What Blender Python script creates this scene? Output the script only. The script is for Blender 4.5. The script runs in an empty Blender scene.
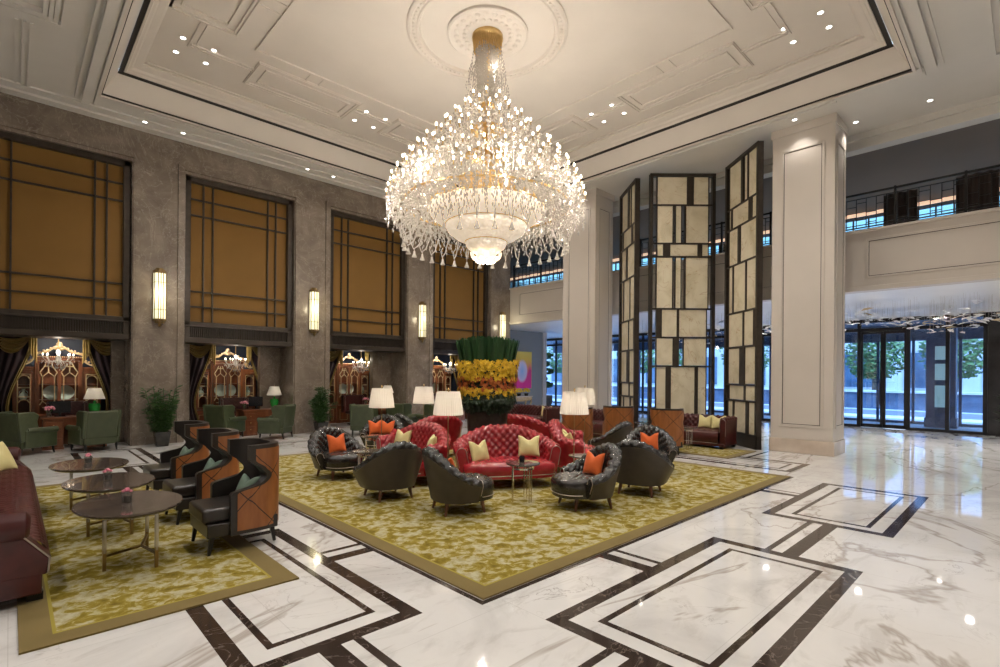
import bpy, math, random
from math import sin, cos, pi, radians, sqrt, atan2, exp
from mathutils import Vector, Matrix
random.seed(7)
C = bpy.context.scene.collection
SC = bpy.context.scene

# ---------------------------------------------------------------- camera
F_PX, CY_PX, EYE = 511.0, 375.3, 1.8
YAW, ROLL = radians(46.2), radians(0.45)
fw = Vector((cos(YAW), sin(YAW), 0)); rt = Vector((sin(YAW), -cos(YAW), 0)); up = Vector((0, 0, 1))
R_ = cos(ROLL)*rt + sin(ROLL)*up; U_ = -sin(ROLL)*rt + cos(ROLL)*up
cam = bpy.data.cameras.new('camera'); camo = bpy.data.objects.new('camera', cam); C.objects.link(camo)
m = Matrix((R_, U_, -fw)).transposed().to_4x4(); m.translation = Vector((0, 0, EYE)); camo.matrix_world = m
cam.sensor_fit = 'HORIZONTAL'; cam.sensor_width = 36; cam.lens = F_PX/1000*36
cam.shift_y = (CY_PX-333.5)/1000; cam.clip_start = .05; cam.clip_end = 300
SC.camera = camo

# ---------------------------------------------------------------- world, exposure
SC.view_settings.view_transform = 'Standard'; SC.view_settings.look = 'None'
SC.view_settings.gamma = 1; SC.view_settings.use_curve_mapping = False
SC.view_settings.exposure = 0.09
w = bpy.data.worlds.new('sky'); SC.world = w; w.use_nodes = True
w.node_tree.nodes['Background'].inputs[0].default_value = (.64, .80, 1.0, 1)
w.node_tree.nodes['Background'].inputs[1].default_value = 3.6

def light(kind, name, loc, energy, color=(1, .9, .78), size=.05, spot=None, rot=None, blend=.6):
    l = bpy.data.lights.new(name, kind); l.energy = energy; l.color = color
    if kind == 'AREA': l.size = size
    else: l.shadow_soft_size = size
    if spot: l.spot_size = radians(spot); l.spot_blend = blend
    o = bpy.data.objects.new(name, l); C.objects.link(o); o.location = loc
    if rot: o.rotation_euler = rot
    return o
WARM = (1, .91, .81); NEUT = (1, .94, .87)
CX0, CY0 = 6.78, 7.5                      # chandelier axis
Z1, Z2, ZC, ZI = 7.85, 8.35, 7.85, 8.55   # ceiling heights
# the chandelier's own glow: lamps among its candle rings
for k in range(8):
    a = 2*pi*k/8+.2
    light('POINT', 'chandelier_light', (CX0+1.97*cos(a), CY0+1.97*sin(a), 5.42), 52, WARM, .03)
for k in range(5):
    a = 2*pi*k/5
    light('POINT', 'chandelier_light', (CX0+.85*cos(a), CY0+.85*sin(a), 6.85), 6, WARM, .03)
light('POINT', 'chandelier_light', (CX0, CY0, 3.97), 60, WARM, .04)
light('POINT', 'chandelier_light', (CX0+.1, CY0-.1, 7.9), 7, WARM, .03)  # added lamp inside the neck, brightens its crystal strings
CLUST = [(2.76, 3.06), (6.85, 3.06), (11.05, 3.06), (2.76, 7.6), (11.05, 7.6), (2.76, 12.2), (6.85, 12.2), (11.05, 12.2)]
for cx, cy in CLUST:
    light('SPOT', 'downlight_beam', (cx, cy, ZI-.06), 450, NEUT, .12, 120, blend=1)
PILX = [2.7+3.97*k for k in range(4)]
for x in PILX:
    for d in (-.4, .4):
        light('SPOT', 'downlight_beam', (x+d, 14.8, ZC-.05), 55, NEUT, .03, 62, blend=.8)
for p in [(14.4, 1.58), (14.4, 2.93), (13.25, 3.85), (13.25, 10.4), (14.4, 7.2), (14.4, 12.6)]:
    light('SPOT', 'downlight_beam', (p[0], p[1], ZC-.05), 42, NEUT, .05, 100, blend=.8)
# lamps of the zone behind the camera
for p in [(-2.5, 2, 7.7), (-2.5, 9, 7.7), (4, -1.5, 7.7), (11, -1.3, 7.7)]:
    light('SPOT', 'downlight_beam', p, 500, NEUT, .15, 140, blend=1)

# ---------------------------------------------------------------- helpers
def floor_pt(px, py, z=0.0):
    q = fw + R_*(px-500)/F_PX - U_*(py-CY_PX)/F_PX
    t = (z-EYE)/q.z; return Vector((q.x*t, q.y*t, z))
def at(px, d, z=0.0):
    q = fw*d + rt*((px-500)/F_PX*d); return Vector((q.x, q.y, z))
def head(lat, dep):
    v = rt*lat + fw*dep; return atan2(v.y, v.x)

class MB:
    def __init__(s): s.v = []; s.f = []; s.uv = []
    def add(s, vs, fs, uvs=None):
        n = len(s.v); s.v += [tuple(p) for p in vs]; s.f += [tuple(i+n for i in f) for f in fs]
        s.uv += (uvs if uvs else [(0, 0)]*len(vs))
        return s
    def box(s, c, d, rz=0, rx=0, ry=0):
        hx, hy, hz = d[0]/2, d[1]/2, d[2]/2
        M = Matrix.Rotation(rz, 3, 'Z') @ Matrix.Rotation(ry, 3, 'Y') @ Matrix.Rotation(rx, 3, 'X')
        vs = [M @ Vector((x*hx, y*hy, z*hz)) + Vector(c) for z in (-1, 1) for y in (-1, 1) for x in (-1, 1)]
        return s.add(vs, [(0, 2, 3, 1), (4, 5, 7, 6), (0, 1, 5, 4), (2, 6, 7, 3), (0, 4, 6, 2), (1, 3, 7, 5)])
    def bb(s, a, b): return s.box([(a[i]+b[i])/2 for i in range(3)], [abs(b[i]-a[i]) for i in range(3)])
    def grid(s, fn, nu, nv, cu=False, uv=None):
        vs = [fn(i/nu, j/nv) for i in range(nu+(0 if cu else 1)) for j in range(nv+1)]
        us = [(uv(i/nu, j/nv) if uv else (i/nu, j/nv)) for i in range(nu+(0 if cu else 1)) for j in range(nv+1)]
        fs = []
        for i in range(nu):
            i2 = (i+1) % nu if cu else i+1
            for j in range(nv):
                fs.append((i*(nv+1)+j, i2*(nv+1)+j, i2*(nv+1)+j+1, i*(nv+1)+j+1))
        return s.add(vs, fs, us)
    def lathe(s, prof, seg=24, c=(0, 0, 0), ripple=None, caps=True):
        n = len(prof); vs = []
        for i in range(seg):
            a = 2*pi*i/seg; k = ripple(i) if ripple else 1
            for r, z in prof: vs.append((c[0]+r*k*cos(a), c[1]+r*k*sin(a), c[2]+z))
        fs = [(i*n+j, ((i+1) % seg)*n+j, ((i+1) % seg)*n+j+1, i*n+j+1) for i in range(seg) for j in range(n-1)]
        if caps:
            if prof[0][0] > 1e-4: fs.append(tuple(i*n for i in range(seg))[::-1])
            if prof[-1][0] > 1e-4: fs.append(tuple(i*n+n-1 for i in range(seg)))
        return s.add(vs, fs)
    def tube(s, pts, r, seg=8, cap=True):
        pts = [Vector(p) for p in pts]; n = len(pts)
        rr = r if isinstance(r, (list, tuple)) else [r]*n
        vs = []; prev = None
        for i, p in enumerate(pts):
            t = (pts[min(i+1, n-1)]-pts[max(i-1, 0)]).normalized()
            if prev is None:
                a = t.orthogonal().normalized()
            else:
                a = (prev - t*prev.dot(t)).normalized()
            prev = a; b = t.cross(a)
            for k in range(seg):
                q = 2*pi*k/seg; vs.append(p + (a*cos(q)+b*sin(q))*rr[i])
        fs = [(i*seg+k, i*seg+(k+1) % seg, (i+1)*seg+(k+1) % seg, (i+1)*seg+k) for i in range(n-1) for k in range(seg)]
        if cap: fs += [tuple(range(seg))[::-1], tuple((n-1)*seg+k for k in range(seg))]
        return s.add(vs, fs)
    def prism(s, pts, axis, a, b):
        def P(u, v, w):
            return {'x': (w, u, v), 'y': (u, w, v), 'z': (u, v, w)}[axis]
        n = len(pts); vs = [P(u, v, a) for u, v in pts]+[P(u, v, b) for u, v in pts]
        fs = [tuple(range(n))[::-1], tuple(range(n, 2*n))]+[(i, (i+1) % n, n+(i+1) % n, n+i) for i in range(n)]
        return s.add(vs, fs)
    def blob(s, c, r, seg=8, rings=5):
        if not isinstance(r, (tuple, list)): r = (r, r, r)
        pr = [(max(sin(pi*j/rings), 0), -cos(pi*j/rings)) for j in range(rings+1)]
        n = len(s.v)
        s.lathe(pr, seg, (0, 0, 0), caps=False)
        for i in range(n, len(s.v)):
            v = s.v[i]; s.v[i] = (c[0]+v[0]*r[0], c[1]+v[1]*r[1], c[2]+v[2]*r[2])
        return s
    def build(s, name, mat, parent=None, bevel=0, smooth=True, angle=40, seg=2):
        me = bpy.data.meshes.new(name); me.from_pydata(s.v, [], s.f)
        u = me.uv_layers.new(name='UVMap')
        buf = [0.0]*(len(me.loops)*2)
        for i, l in enumerate(me.loops): buf[2*i], buf[2*i+1] = s.uv[l.vertex_index]
        u.data.foreach_set('uv', buf)
        me.materials.append(mat)
        if smooth:
            me.shade_smooth(); me.set_sharp_from_angle(angle=radians(angle))
        import bmesh
        bm = bmesh.new(); bm.from_mesh(me); bmesh.ops.remove_doubles(bm, verts=bm.verts, dist=1e-5)
        bmesh.ops.recalc_face_normals(bm, faces=bm.faces); bm.to_mesh(me); bm.free(); me.update()
        o = bpy.data.objects.new(name, me); C.objects.link(o)
        if parent: o.parent = parent
        if bevel:
            b = o.modifiers.new('bevel', 'BEVEL'); b.width = bevel; b.segments = seg; b.limit_method = 'ANGLE'; b.angle_limit = radians(35)
        return o
def tag(o, label=None, cat=None, group=None, kind=None):
    if label: o['label'] = label
    if cat: o['category'] = cat
    if group: o['group'] = group
    if kind: o['kind'] = kind
    return o
def empty(name, loc=(0, 0, 0), rz=0):
    o = bpy.data.objects.new(name, None); C.objects.link(o); o.location = loc; o.rotation_euler = (0, 0, rz)
    o.empty_display_size = .1; return o
def struct(name, mb, mat, **k): return tag(mb.build(name, mat, **k), kind='structure')
def copy_tree(o, parent=None):
    c = o.copy(); C.objects.link(c); c.parent = parent
    for ch in list(o.children): copy_tree(ch, c)
    return c
def place(proto, i, loc, rz, label, cat, group=None):
    o = proto if i == 0 else copy_tree(proto)
    o.location = loc; o.rotation_euler = (0, 0, rz); tag(o, label, cat, group); return o

# ---------------------------------------------------------------- materials
def mat(name, col, rough=.5, metal=0, spec=.5, emit=None, es=0, trans=0, coat=0, sheen=0, sub=0):
    m = bpy.data.materials.new(name); m.use_nodes = True
    b = m.node_tree.nodes['Principled BSDF']
    b.inputs['Base Color'].default_value = (*col, 1); b.inputs['Roughness'].default_value = rough
    b.inputs['Metallic'].default_value = metal; b.inputs['Specular IOR Level'].default_value = spec
    if emit: b.inputs['Emission Color'].default_value = (*emit, 1); b.inputs['Emission Strength'].default_value = es
    b.inputs['Transmission Weight'].default_value = trans; b.inputs['Coat Weight'].default_value = coat
    b.inputs['Sheen Weight'].default_value = sheen
    return m
def N(m, t, **k):
    n = m.node_tree.nodes.new(t)
    for a, v in k.items():
        if a.startswith('i_'):
            n.inputs[a[2:].replace('_', ' ')].default_value = v
        else: setattr(n, a, v)
    return n
def L(m, a, b): m.node_tree.links.new(a, b)
def bs(m): return m.node_tree.nodes['Principled BSDF']
def coords(m, scale=(1, 1, 1), kind='Object'):
    tc = N(m, 'ShaderNodeTexCoord'); mp = N(m, 'ShaderNodeMapping'); mp.inputs['Scale'].default_value = scale
    L(m, tc.outputs[kind], mp.inputs[0]); return mp.outputs[0]
def ramp(m, fac, stops, interp='LINEAR'):
    r = N(m, 'ShaderNodeValToRGB'); e = r.color_ramp; e.interpolation = interp
    while len(e.elements) > len(stops): e.elements.remove(e.elements[-1])
    while len(e.elements) < len(stops): e.elements.new(.5)
    for i, (p, c) in enumerate(stops): e.elements[i].position = p; e.elements[i].color = (*c, 1)
    L(m, fac, r.inputs[0]); return r.outputs[0]
def noise(m, vec, scale, detail=4, rough=.5, dist=0):
    n = N(m, 'ShaderNodeTexNoise'); n.inputs['Scale'].default_value = scale; n.inputs['Detail'].default_value = detail
    n.inputs['Roughness'].default_value = rough; n.inputs['Distortion'].default_value = dist
    L(m, vec, n.inputs['Vector']); return n
def mixc(m, fac, a, b, mode='MIX'):
    x = N(m, 'ShaderNodeMix', data_type='RGBA', blend_type=mode)
    for s, v in ((x.inputs[0], fac), (x.inputs[6], a), (x.inputs[7], b)):
        if hasattr(v, 'is_linked') or hasattr(v, 'links'): L(m, v, s)
        elif isinstance(v, (int, float)): s.default_value = v
        else: s.default_value = (*v, 1)
    return x.outputs[2]
def mth(m, op, a, b=None, c=None):
    x = N(m, 'ShaderNodeMath', operation=op)
    for i, v in enumerate((a, b, c)):
        if v is None: continue
        if isinstance(v, (int, float)): x.inputs[i].default_value = v
        else: L(m, v, x.inputs[i])
    return x.outputs[0]
def bump(m, h, strength=.3, dist=.01):
    b = N(m, 'ShaderNodeBump'); b.inputs['Strength'].default_value = strength; b.inputs['Distance'].default_value = dist
    L(m, h, b.inputs['Height']); L(m, b.outputs[0], bs(m).inputs['Normal'])
def vary(m, c1, c2, scale=3, vec=None, detail=5):
    v = vec or coords(m); n = noise(m, v, scale, detail)
    L(m, ramp(m, n.outputs[0], [(.3, c1), (.7, c2)]), bs(m).inputs['Base Color']); return n.outputs[0]
def veins(m, v, scale, width, dist=1.2, detail=6):
    n = noise(m, v, scale, detail, .55, dist)
    return mth(m, 'SMOOTH_MIN', mth(m, 'DIVIDE', mth(m, 'ABSOLUTE', mth(m, 'SUBTRACT', n.outputs[0], .5)), width), 1.0, .1)

def marble_floor():
    m = mat('white_marble', (.8, .78, .75), .04, spec=.8)
    v = coords(m); 
    cl = ramp(m, noise(m, v, .9, 6, .6, .6).outputs[0], [(.28, (.56, .55, .54)), (.5, (.72, .71, .695)), (.8, (.78, .77, .755))])
    cl2 = ramp(m, noise(m, coords(m, (.7, 1.6, 1)), 1.7, 8, .65, 1.4).outputs[0], [(.34, (.82, .81, .80)), (.46, (1, 1, 1))])
    c = mixc(m, .8, cl, cl2, 'MULTIPLY')
    mask = ramp(m, noise(m, v, .55, 3).outputs[0], [(.44, (0, 0, 0)), (.6, (1, 1, 1))])
    v1 = veins(m, coords(m, (.5, 1, 1)), .34, .012, 1.6)
    v2 = veins(m, v, 1.5, .008, 1.2)
    c = mixc(m, mth(m, 'MULTIPLY', mth(m, 'SUBTRACT', 1, v1), .75), c, (.36, .31, .27))
    c = mixc(m, mth(m, 'MULTIPLY', mth(m, 'MULTIPLY', mth(m, 'SUBTRACT', 1, v2), mask), .7), c, (.30, .27, .25))
    br = N(m, 'ShaderNodeTexBrick'); br.offset = 0
    for k, val in (('Scale', 1), ('Mortar Size', .0025), ('Brick Width', 1.43), ('Row Height', 1.43), ('Mortar Smooth', 0)): br.inputs[k].default_value = val
    L(m, v, br.inputs['Vector'])
    c = mixc(m, mth(m, 'MULTIPLY', br.outputs['Fac'], .35), c, (.35, .33, .31))
    L(m, c, bs(m).inputs['Base Color']); return m
M = {}
M['marble'] = marble_floor()
def dark_marble():
    m = mat('dark_marble', (.035, .024, .02), .08)
    v = coords(m); v2 = veins(m, v, 2.2, .012, 2)
    c = ramp(m, noise(m, v, 3, 5).outputs[0], [(.3, (.028, .019, .016)), (.7, (.055, .038, .030))])
    L(m, mixc(m, mth(m, 'MULTIPLY', mth(m, 'SUBTRACT', 1, v2), .5), c, (.3, .26, .23)), bs(m).inputs['Base Color']); return m
M['darkmarble'] = dark_marble()
def grey_stone():
    m = mat('grey_brown_marble', (.2, .17, .14), .25)
    v = coords(m)
    c = ramp(m, noise(m, v, 1.3, 8, .65, .8).outputs[0], [(.28, (.135, .106, .082)), (.5, (.205, .166, .130)), (.75, (.30, .25, .205))])
    v1 = veins(m, v, 2.1, .012, 1.6); v2 = veins(m, coords(m, (1, 1, .6)), 1.0, .010, 2.4)
    c = mixc(m, mth(m, 'MULTIPLY', mth(m, 'SUBTRACT', 1, v1), .4), c, (.42, .37, .31))
    c = mixc(m, mth(m, 'MULTIPLY', mth(m, 'SUBTRACT', 1, v2), .35), c, (.45, .40, .34))
    br = N(m, 'ShaderNodeTexBrick'); br.offset = 0
    for k, val in (('Scale', 1), ('Mortar Size', .003), ('Brick Width', 2.2), ('Row Height', 1.32)): br.inputs[k].default_value = val
    tc = N(m, 'ShaderNodeTexCoord'); sx = N(m, 'ShaderNodeSeparateXYZ'); cb = N(m, 'ShaderNodeCombineXYZ')
    L(m, tc.outputs['Object'], sx.inputs[0]); L(m, sx.outputs[0], cb.inputs[0]); L(m, sx.outputs[2], cb.inputs[1]); L(m, cb.outputs[0], br.inputs['Vector'])
    c = mixc(m, mth(m, 'MULTIPLY', br.outputs['Fac'], .4), c, (.07, .055, .045))
    L(m, c, bs(m).inputs['Base Color']); return m
M['stone'] = grey_stone()
M['beigestone'] = mat('beige_marble', (.55, .46, .38), .15); vary(M['beigestone'], (.50, .41, .33), (.66, .57, .48), 2)
def paint(name, c, rough=.5):
    m = mat(name, c, rough); n = vary(m, tuple(x*.97 for x in c), tuple(min(x*1.03, 1) for x in c), 1.2); return m
M['wall'] = paint('beige_paint', (.60, .545, .485), .42)
M['ceil'] = paint('ceiling_paint', (.72, .665, .60), .6)
M['soffit'] = paint('soffit_paint', (.70, .675, .63), .5)
M['hallceil'] = paint('hall_white_paint', (.80, .80, .80), .4)
M['bluegrey'] = paint('blue_grey_paint', (.27, .275, .27), .5)
M['loungeceil'] = paint('grey_gloss_paint', (.165, .140, .120), .8)
M['line'] = mat('shadow_gap', (.03, .025, .02), .6)
M['bronze'] = mat('dark_bronze', (.052, .042, .034), .38, .55); vary(M['bronze'], (.046, .037, .030), (.066, .054, .043), 6)
M['black'] = mat('black_metal', (.018, .017, .017), .35, .4)
M['brass'] = mat('brass', (.62, .43, .18), .3, 1); vary(M['brass'], (.55, .37, .14), (.68, .48, .22), 9)
M['oldbrass'] = mat('aged_brass', (.30, .20, .09), .35, 1); vary(M['oldbrass'], (.24, .16, .07), (.34, .24, .11), 7)
M['chrome'] = mat('polished_steel', (.75, .70, .62), .12, 1); vary(M['chrome'], (.70, .65, .57), (.8, .75, .68), 8)
def fabric(name, c1, c2, sc=3, weave=260, rough=.8, st=.2):
    m = mat(name, c1, rough, sheen=.1); v = coords(m); n = noise(m, v, sc, 4)
    L(m, ramp(m, n.outputs[0], [(.3, c1), (.7, c2)]), bs(m).inputs['Base Color'])
    bump(m, noise(m, v, weave, 2).outputs[0], st, .002); return m
M['gold_fabric'] = fabric('amber_cloth', (.205, .104, .018), (.24, .124, .023), .8)
M['curtain'] = fabric('gold_curtain', (.20, .135, .03), (.28, .19, .05), 5)
M['velvet'] = fabric('burgundy_velvet', (.014, .005, .007), (.024, .008, .010), 5)
def leather(name, c1, c2, rough=.28, coat=.3, sc=8):
    m = mat(name, c1, rough, coat=coat); bs(m).inputs['Coat Roughness'].default_value = .2
    v = coords(m); n = noise(m, v, sc, 5)
    L(m, ramp(m, n.outputs[0], [(.3, c1), (.7, c2)]), bs(m).inputs['Base Color'])
    bump(m, noise(m, v, 120, 3).outputs[0], .12, .002); return m
M['redleather'] = leather('red_leather', (.29, .013, .020), (.38, .024, .032), .2)
M['burgundy'] = leather('burgundy_leather', (.048, .008, .008), (.075, .012, .011), .32, .1)
M['blackleather'] = leather('black_tufted_leather', (.014, .012, .011), (.024, .021, .019), .24, .4)
M['brownleather'] = leather('dark_brown_leather', (.048, .038, .032), (.062, .050, .042), .45, .1)
M['darkleather'] = leather('dark_chair_leather', (.015, .012, .010), (.024, .019, .016), .33, .2)
M['greenleather'] = leather('green_leather', (.045, .058, .026), (.060, .075, .034), .38, .15)
M['wood'] = mat('walnut_wood', (.10, .035, .015), .3, coat=.3); vary(M['wood'], (.07, .022, .010), (.15, .055, .022), 14, coords(M['wood'], (1, 1, .15)))
M['mahogany'] = mat('mahogany', (.16, .045, .02), .28, coat=.4); vary(M['mahogany'], (.12, .034, .013), (.24, .080, .030), 9, coords(M['mahogany'], (1, 1, .2)))
M['amberwood'] = mat('amber_wood', (.42, .19, .04), .3, coat=.3); vary(M['amberwood'], (.33, .13, .025), (.48, .22, .05), 6, coords(M['amberwood'], (1, 1, .2)))
M['gilt'] = mat('pale_gilt', (.66, .50, .30), .4, .3); vary(M['gilt'], (.48, .33, .16), (.62, .47, .27), 12)
M['oak_dark'] = mat('dark_tabletop', (.075, .055, .045), .12, coat=.5); vary(M['oak_dark'], (.055, .040, .032), (.115, .088, .072), 4, coords(M['oak_dark'], (1, 6, 1)))
def orange_panel():
    m = mat('quilted_orange_leather', (.40, .145, .035), .38, coat=.15)
    v = coords(m, (6, 6, 1.2)); c = ramp(m, noise(m, v, 2.2, 6).outputs[0], [(.3, (.235, .078, .020)), (.7, (.34, .125, .034))])
    uv = coords(m, (1, 1, 1), 'UV'); sp = N(m, 'ShaderNodeSeparateXYZ'); L(m, uv, sp.inputs[0])
    res = None
    for s in (1, -1):
        t = mth(m, 'ADD', mth(m, 'DIVIDE', sp.outputs[0], .40), mth(m, 'MULTIPLY', mth(m, 'DIVIDE', sp.outputs[1], .40), s))
        fr = mth(m, 'ABSOLUTE', mth(m, 'SUBTRACT', mth(m, 'FRACT', t), .5))
        k = mth(m, 'LESS_THAN', fr, .014); res = k if res is None else mth(m, 'MAXIMUM', res, k)
    L(m, mixc(m, res, c, (.03, .012, .006)), bs(m).inputs['Base Color'])
    bump(m, mth(m, 'SUBTRACT', 1, res), .6, .01); return m
M['orangepanel'] = orange_panel()
M['pillow_orange'] = fabric('orange_velvet', (.62, .10, .012), (.74, .14, .02), 6)
M['pillow_yellow'] = fabric('pale_yellow_silk', (.60, .52, .22), (.70, .62, .30), 6, rough=.5)
M['pillow_green'] = fabric('sage_silk', (.10, .16, .115), (.16, .23, .17), 6, rough=.5)
def onyx():
    m = mat('onyx', (.7, .62, .47), .2); v = coords(m)
    inf = N(m, 'ShaderNodeObjectInfo'); ad = N(m, 'ShaderNodeVectorMath', operation='ADD'); cb = N(m, 'ShaderNodeCombineXYZ')
    r = mth(m, 'MULTIPLY', inf.outputs['Random'], 37); L(m, r, cb.inputs[0]); L(m, r, cb.inputs[2]); L(m, v, ad.inputs[0]); L(m, cb.outputs[0], ad.inputs[1]); v = ad.outputs[0]
    c = ramp(m, noise(m, v, 1.6, 6, .6, .7).outputs[0], [(.3, (.60, .53, .36)), (.5, (.74, .67, .50)), (.75, (.80, .74, .58))])
    v1 = veins(m, v, 1.1, .008, 1.3, 3)
    c = mixc(m, mth(m, 'MULTIPLY', mth(m, 'SUBTRACT', 1, v1), .45), c, (.42, .22, .07))
    L(m, c, bs(m).inputs['Base Color']); return m
M['onyx'] = onyx()
def glass(name, tint=(.9, .95, 1), fac=.12):
    m = bpy.data.materials.new(name); m.use_nodes = True; nt = m.node_tree; nt.nodes.remove(bs(m))
    t = N(m, 'ShaderNodeBsdfTransparent'); t.inputs[0].default_value = (*tint, 1)
    g = N(m, 'ShaderNodeBsdfGlossy'); g.inputs['Roughness'].default_value = .02
    x = N(m, 'ShaderNodeMixShader'); x.inputs[0].default_value = fac
    L(m, t.outputs[0], x.inputs[1]); L(m, g.outputs[0], x.inputs[2]); L(m, x.outputs[0], nt.nodes['Material Output'].inputs[0]); return m
M['glass'] = glass('door_glass', (.62, .78, 1.0), .08)
M['loungeglass'] = glass('lounge_glass', (.40, .58, .66), .05)
M['clearglass'] = glass('clear_glass', (.93, .95, .95), .16)
def crystal(name, col, tr=.45, es=.0):
    m = bpy.data.materials.new(name); m.use_nodes = True; nt = m.node_tree; nt.nodes.remove(bs(m))
    d = N(m, 'ShaderNodeBsdfDiffuse'); d.inputs[0].default_value = (*col, 1)
    t = N(m, 'ShaderNodeBsdfTranslucent'); t.inputs[0].default_value = (*col, 1)
    tp = N(m, 'ShaderNodeBsdfTransparent'); tp.inputs[0].default_value = (.97, .95, .92, 1)
    g = N(m, 'ShaderNodeBsdfGlossy'); g.inputs['Roughness'].default_value = .06
    a = N(m, 'ShaderNodeMixShader'); a.inputs[0].default_value = .5; L(m, d.outputs[0], a.inputs[1]); L(m, t.outputs[0], a.inputs[2])
    b = N(m, 'ShaderNodeMixShader'); b.inputs[0].default_value = tr; L(m, a.outputs[0], b.inputs[1]); L(m, tp.outputs[0], b.inputs[2])
    c = N(m, 'ShaderNodeMixShader'); c.inputs[0].default_value = .22; L(m, b.outputs[0], c.inputs[1]); L(m, g.outputs[0], c.inputs[2])
    L(m, c.outputs[0], nt.nodes['Material Output'].inputs[0]); return m
M['crystal'] = crystal('cut_crystal', (.95, .92, .87), .42)
M['leafmetal'] = crystal('pearl_leaf', (.92, .87, .76), 0)
M['crystal2'] = crystal('cut_crystal_fine', (.95, .92, .87), .5)
M['bulb'] = mat('candle_bulb', (1, .9, .75), .4, emit=(1, .86, .66), es=7)
M['bowlglass'] = mat('lit_crystal_bowl', (.95, .88, .78), .3, emit=(1, .84, .64), es=.62)
def bowl_tex(m):
    v = coords(m); n = noise(m, v, 16, 3, .6); vo = N(m, 'ShaderNodeTexVoronoi'); vo.inputs['Scale'].default_value = 15; L(m, v, vo.inputs['Vector'])
    L(m, ramp(m, vo.outputs['Distance'], [(.0, (1, .93, .8)), (.35, (.80, .66, .50)), (.6, (.52, .42, .30))]), bs(m).inputs['Emission Color'])
    bump(m, vo.outputs['Distance'], .8, .02)
bowl_tex(M['bowlglass'])
M['flowerglass'] = mat('lit_glass_petal', (1, .9, .75), .3, emit=(1, .82, .58), es=1.0)
M['shade'] = crystal('pleated_shade', (.92, .89, .83), .0)
M['shade'].node_tree.nodes  # diffuse + translucent fabric
M['downlight'] = mat('downlight_lens', (1, 1, 1), .4, emit=(1, .95, .88), es=9)
M['sconceglass'] = mat('lit_sconce_glass', (.9, .9, .7), .3, emit=(1, .90, .55), es=.95)
def sconce_tex(m):
    v = coords(m, (1, 1, 1), 'Object'); n = noise(m, v, 4, 3)
    L(m, ramp(m, n.outputs[0], [(.3, (.72, .74, .42)), (.6, (1, .93, .66))]), bs(m).inputs['Emission Color'])
sconce_tex(M['sconceglass'])
M['darkleaf'] = mat('collar_leaf', (.012, .030, .010), .45); vary(M['darkleaf'], (.008, .020, .007), (.02, .045, .014), 8)
M['leaf'] = mat('dark_green_leaf', (.03, .09, .02), .5); vary(M['leaf'], (.02, .06, .012), (.06, .14, .03), 8)
M['blade'] = mat('reed_green', (.018, .075, .022), .45); vary(M['blade'], (.012, .05, .016), (.03, .11, .03), 9, coords(M['blade'], (1, 1, .1)))
M['yellowbloom'] = mat('yellow_orchid', (.75, .48, .015), .6); vary(M['yellowbloom'], (.62, .36, .008), (.90, .64, .03), 12)
M['orangebloom'] = mat('orange_orchid', (.50, .10, .02), .6); vary(M['orangebloom'], (.36, .05, .01), (.64, .20, .03), 12)
M['pink'] = mat('pink_bloom', (.75, .22, .30), .6); vary(M['pink'], (.65, .15, .25), (.85, .40, .45), 12)
M['pot'] = mat('black_pot', (.02, .02, .02), .25); vary(M['pot'], (.014, .014, .014), (.035, .033, .03), 7)
M['planter'] = mat('dark_woven_planter', (.02, .014, .010), .5); vary(M['planter'], (.012, .008, .006), (.035, .025, .018), 20)
M['white'] = mat('white_shade', (.85, .84, .80), .6); vary(M['white'], (.82, .81, .77), (.88, .87, .83), 5)
M['greenglaze'] = mat('green_glaze', (.02, .30, .04), .15, coat=.5); vary(M['greenglaze'], (.015, .24, .03), (.03, .36, .06), 5)
M['celadon'] = mat('celadon_glaze', (.42, .50, .42), .2, coat=.4); vary(M['celadon'], (.36, .45, .37), (.5, .58, .5), 8)
M['navy'] = mat('navy_wall', (.02, .03, .055), .5); vary(M['navy'], (.016, .024, .045), (.028, .04, .07), 3)
M['screen'] = mat('dark_monitor', (.008, .009, .012), .2); vary(M['screen'], (.007, .008, .011), (.012, .013, .017), 3)
M['acrylic'] = crystal('clear_acrylic', (.85, .80, .66), .55)
M['street'] = mat('pale_pavement', (.62, .66, .70), .6); vary(M['street'], (.5, .54, .58), (.72, .75, .78), .6)
M['asphalt'] = mat('asphalt', (.14, .15, .17), .7); vary(M['asphalt'], (.11, .12, .14), (.18, .19, .21), 1)
M['bluewall'] = mat('slate_wall', (.07, .10, .16), .5); vary(M['bluewall'], (.05, .075, .12), (.10, .14, .2), 2)
M['facade'] = mat('far_facade', (.45, .47, .50), .5); vary(M['facade'], (.38, .40, .43), (.52, .54, .57), .5)
M['facadeglass'] = mat('far_facade_glass', (.05, .09, .14), .08, spec=.8); vary(M['facadeglass'], (.03, .06, .1), (.08, .13, .18), 1)
M['trunk'] = mat('bark', (.12, .09, .07), .8); vary(M['trunk'], (.08, .06, .045), (.16, .12, .09), 6)
M['treeleaf'] = mat('street_tree_leaf', (.07, .15, .04), .6); vary(M['treeleaf'], (.04, .10, .025), (.12, .22, .06), 4)
M['blackstone'] = mat('black_stone', (.018, .018, .02), .12); vary(M['blackstone'], (.012, .012, .014), (.04, .04, .042), 2)
M['leafmetal'] = None
M['piping'] = mat('pale_nailheads', (.36, .30, .25), .35, .5)
M['dark_drape'] = fabric('dark_brown_drape', (.03, .018, .014), (.045, .028, .022), 2)
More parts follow.
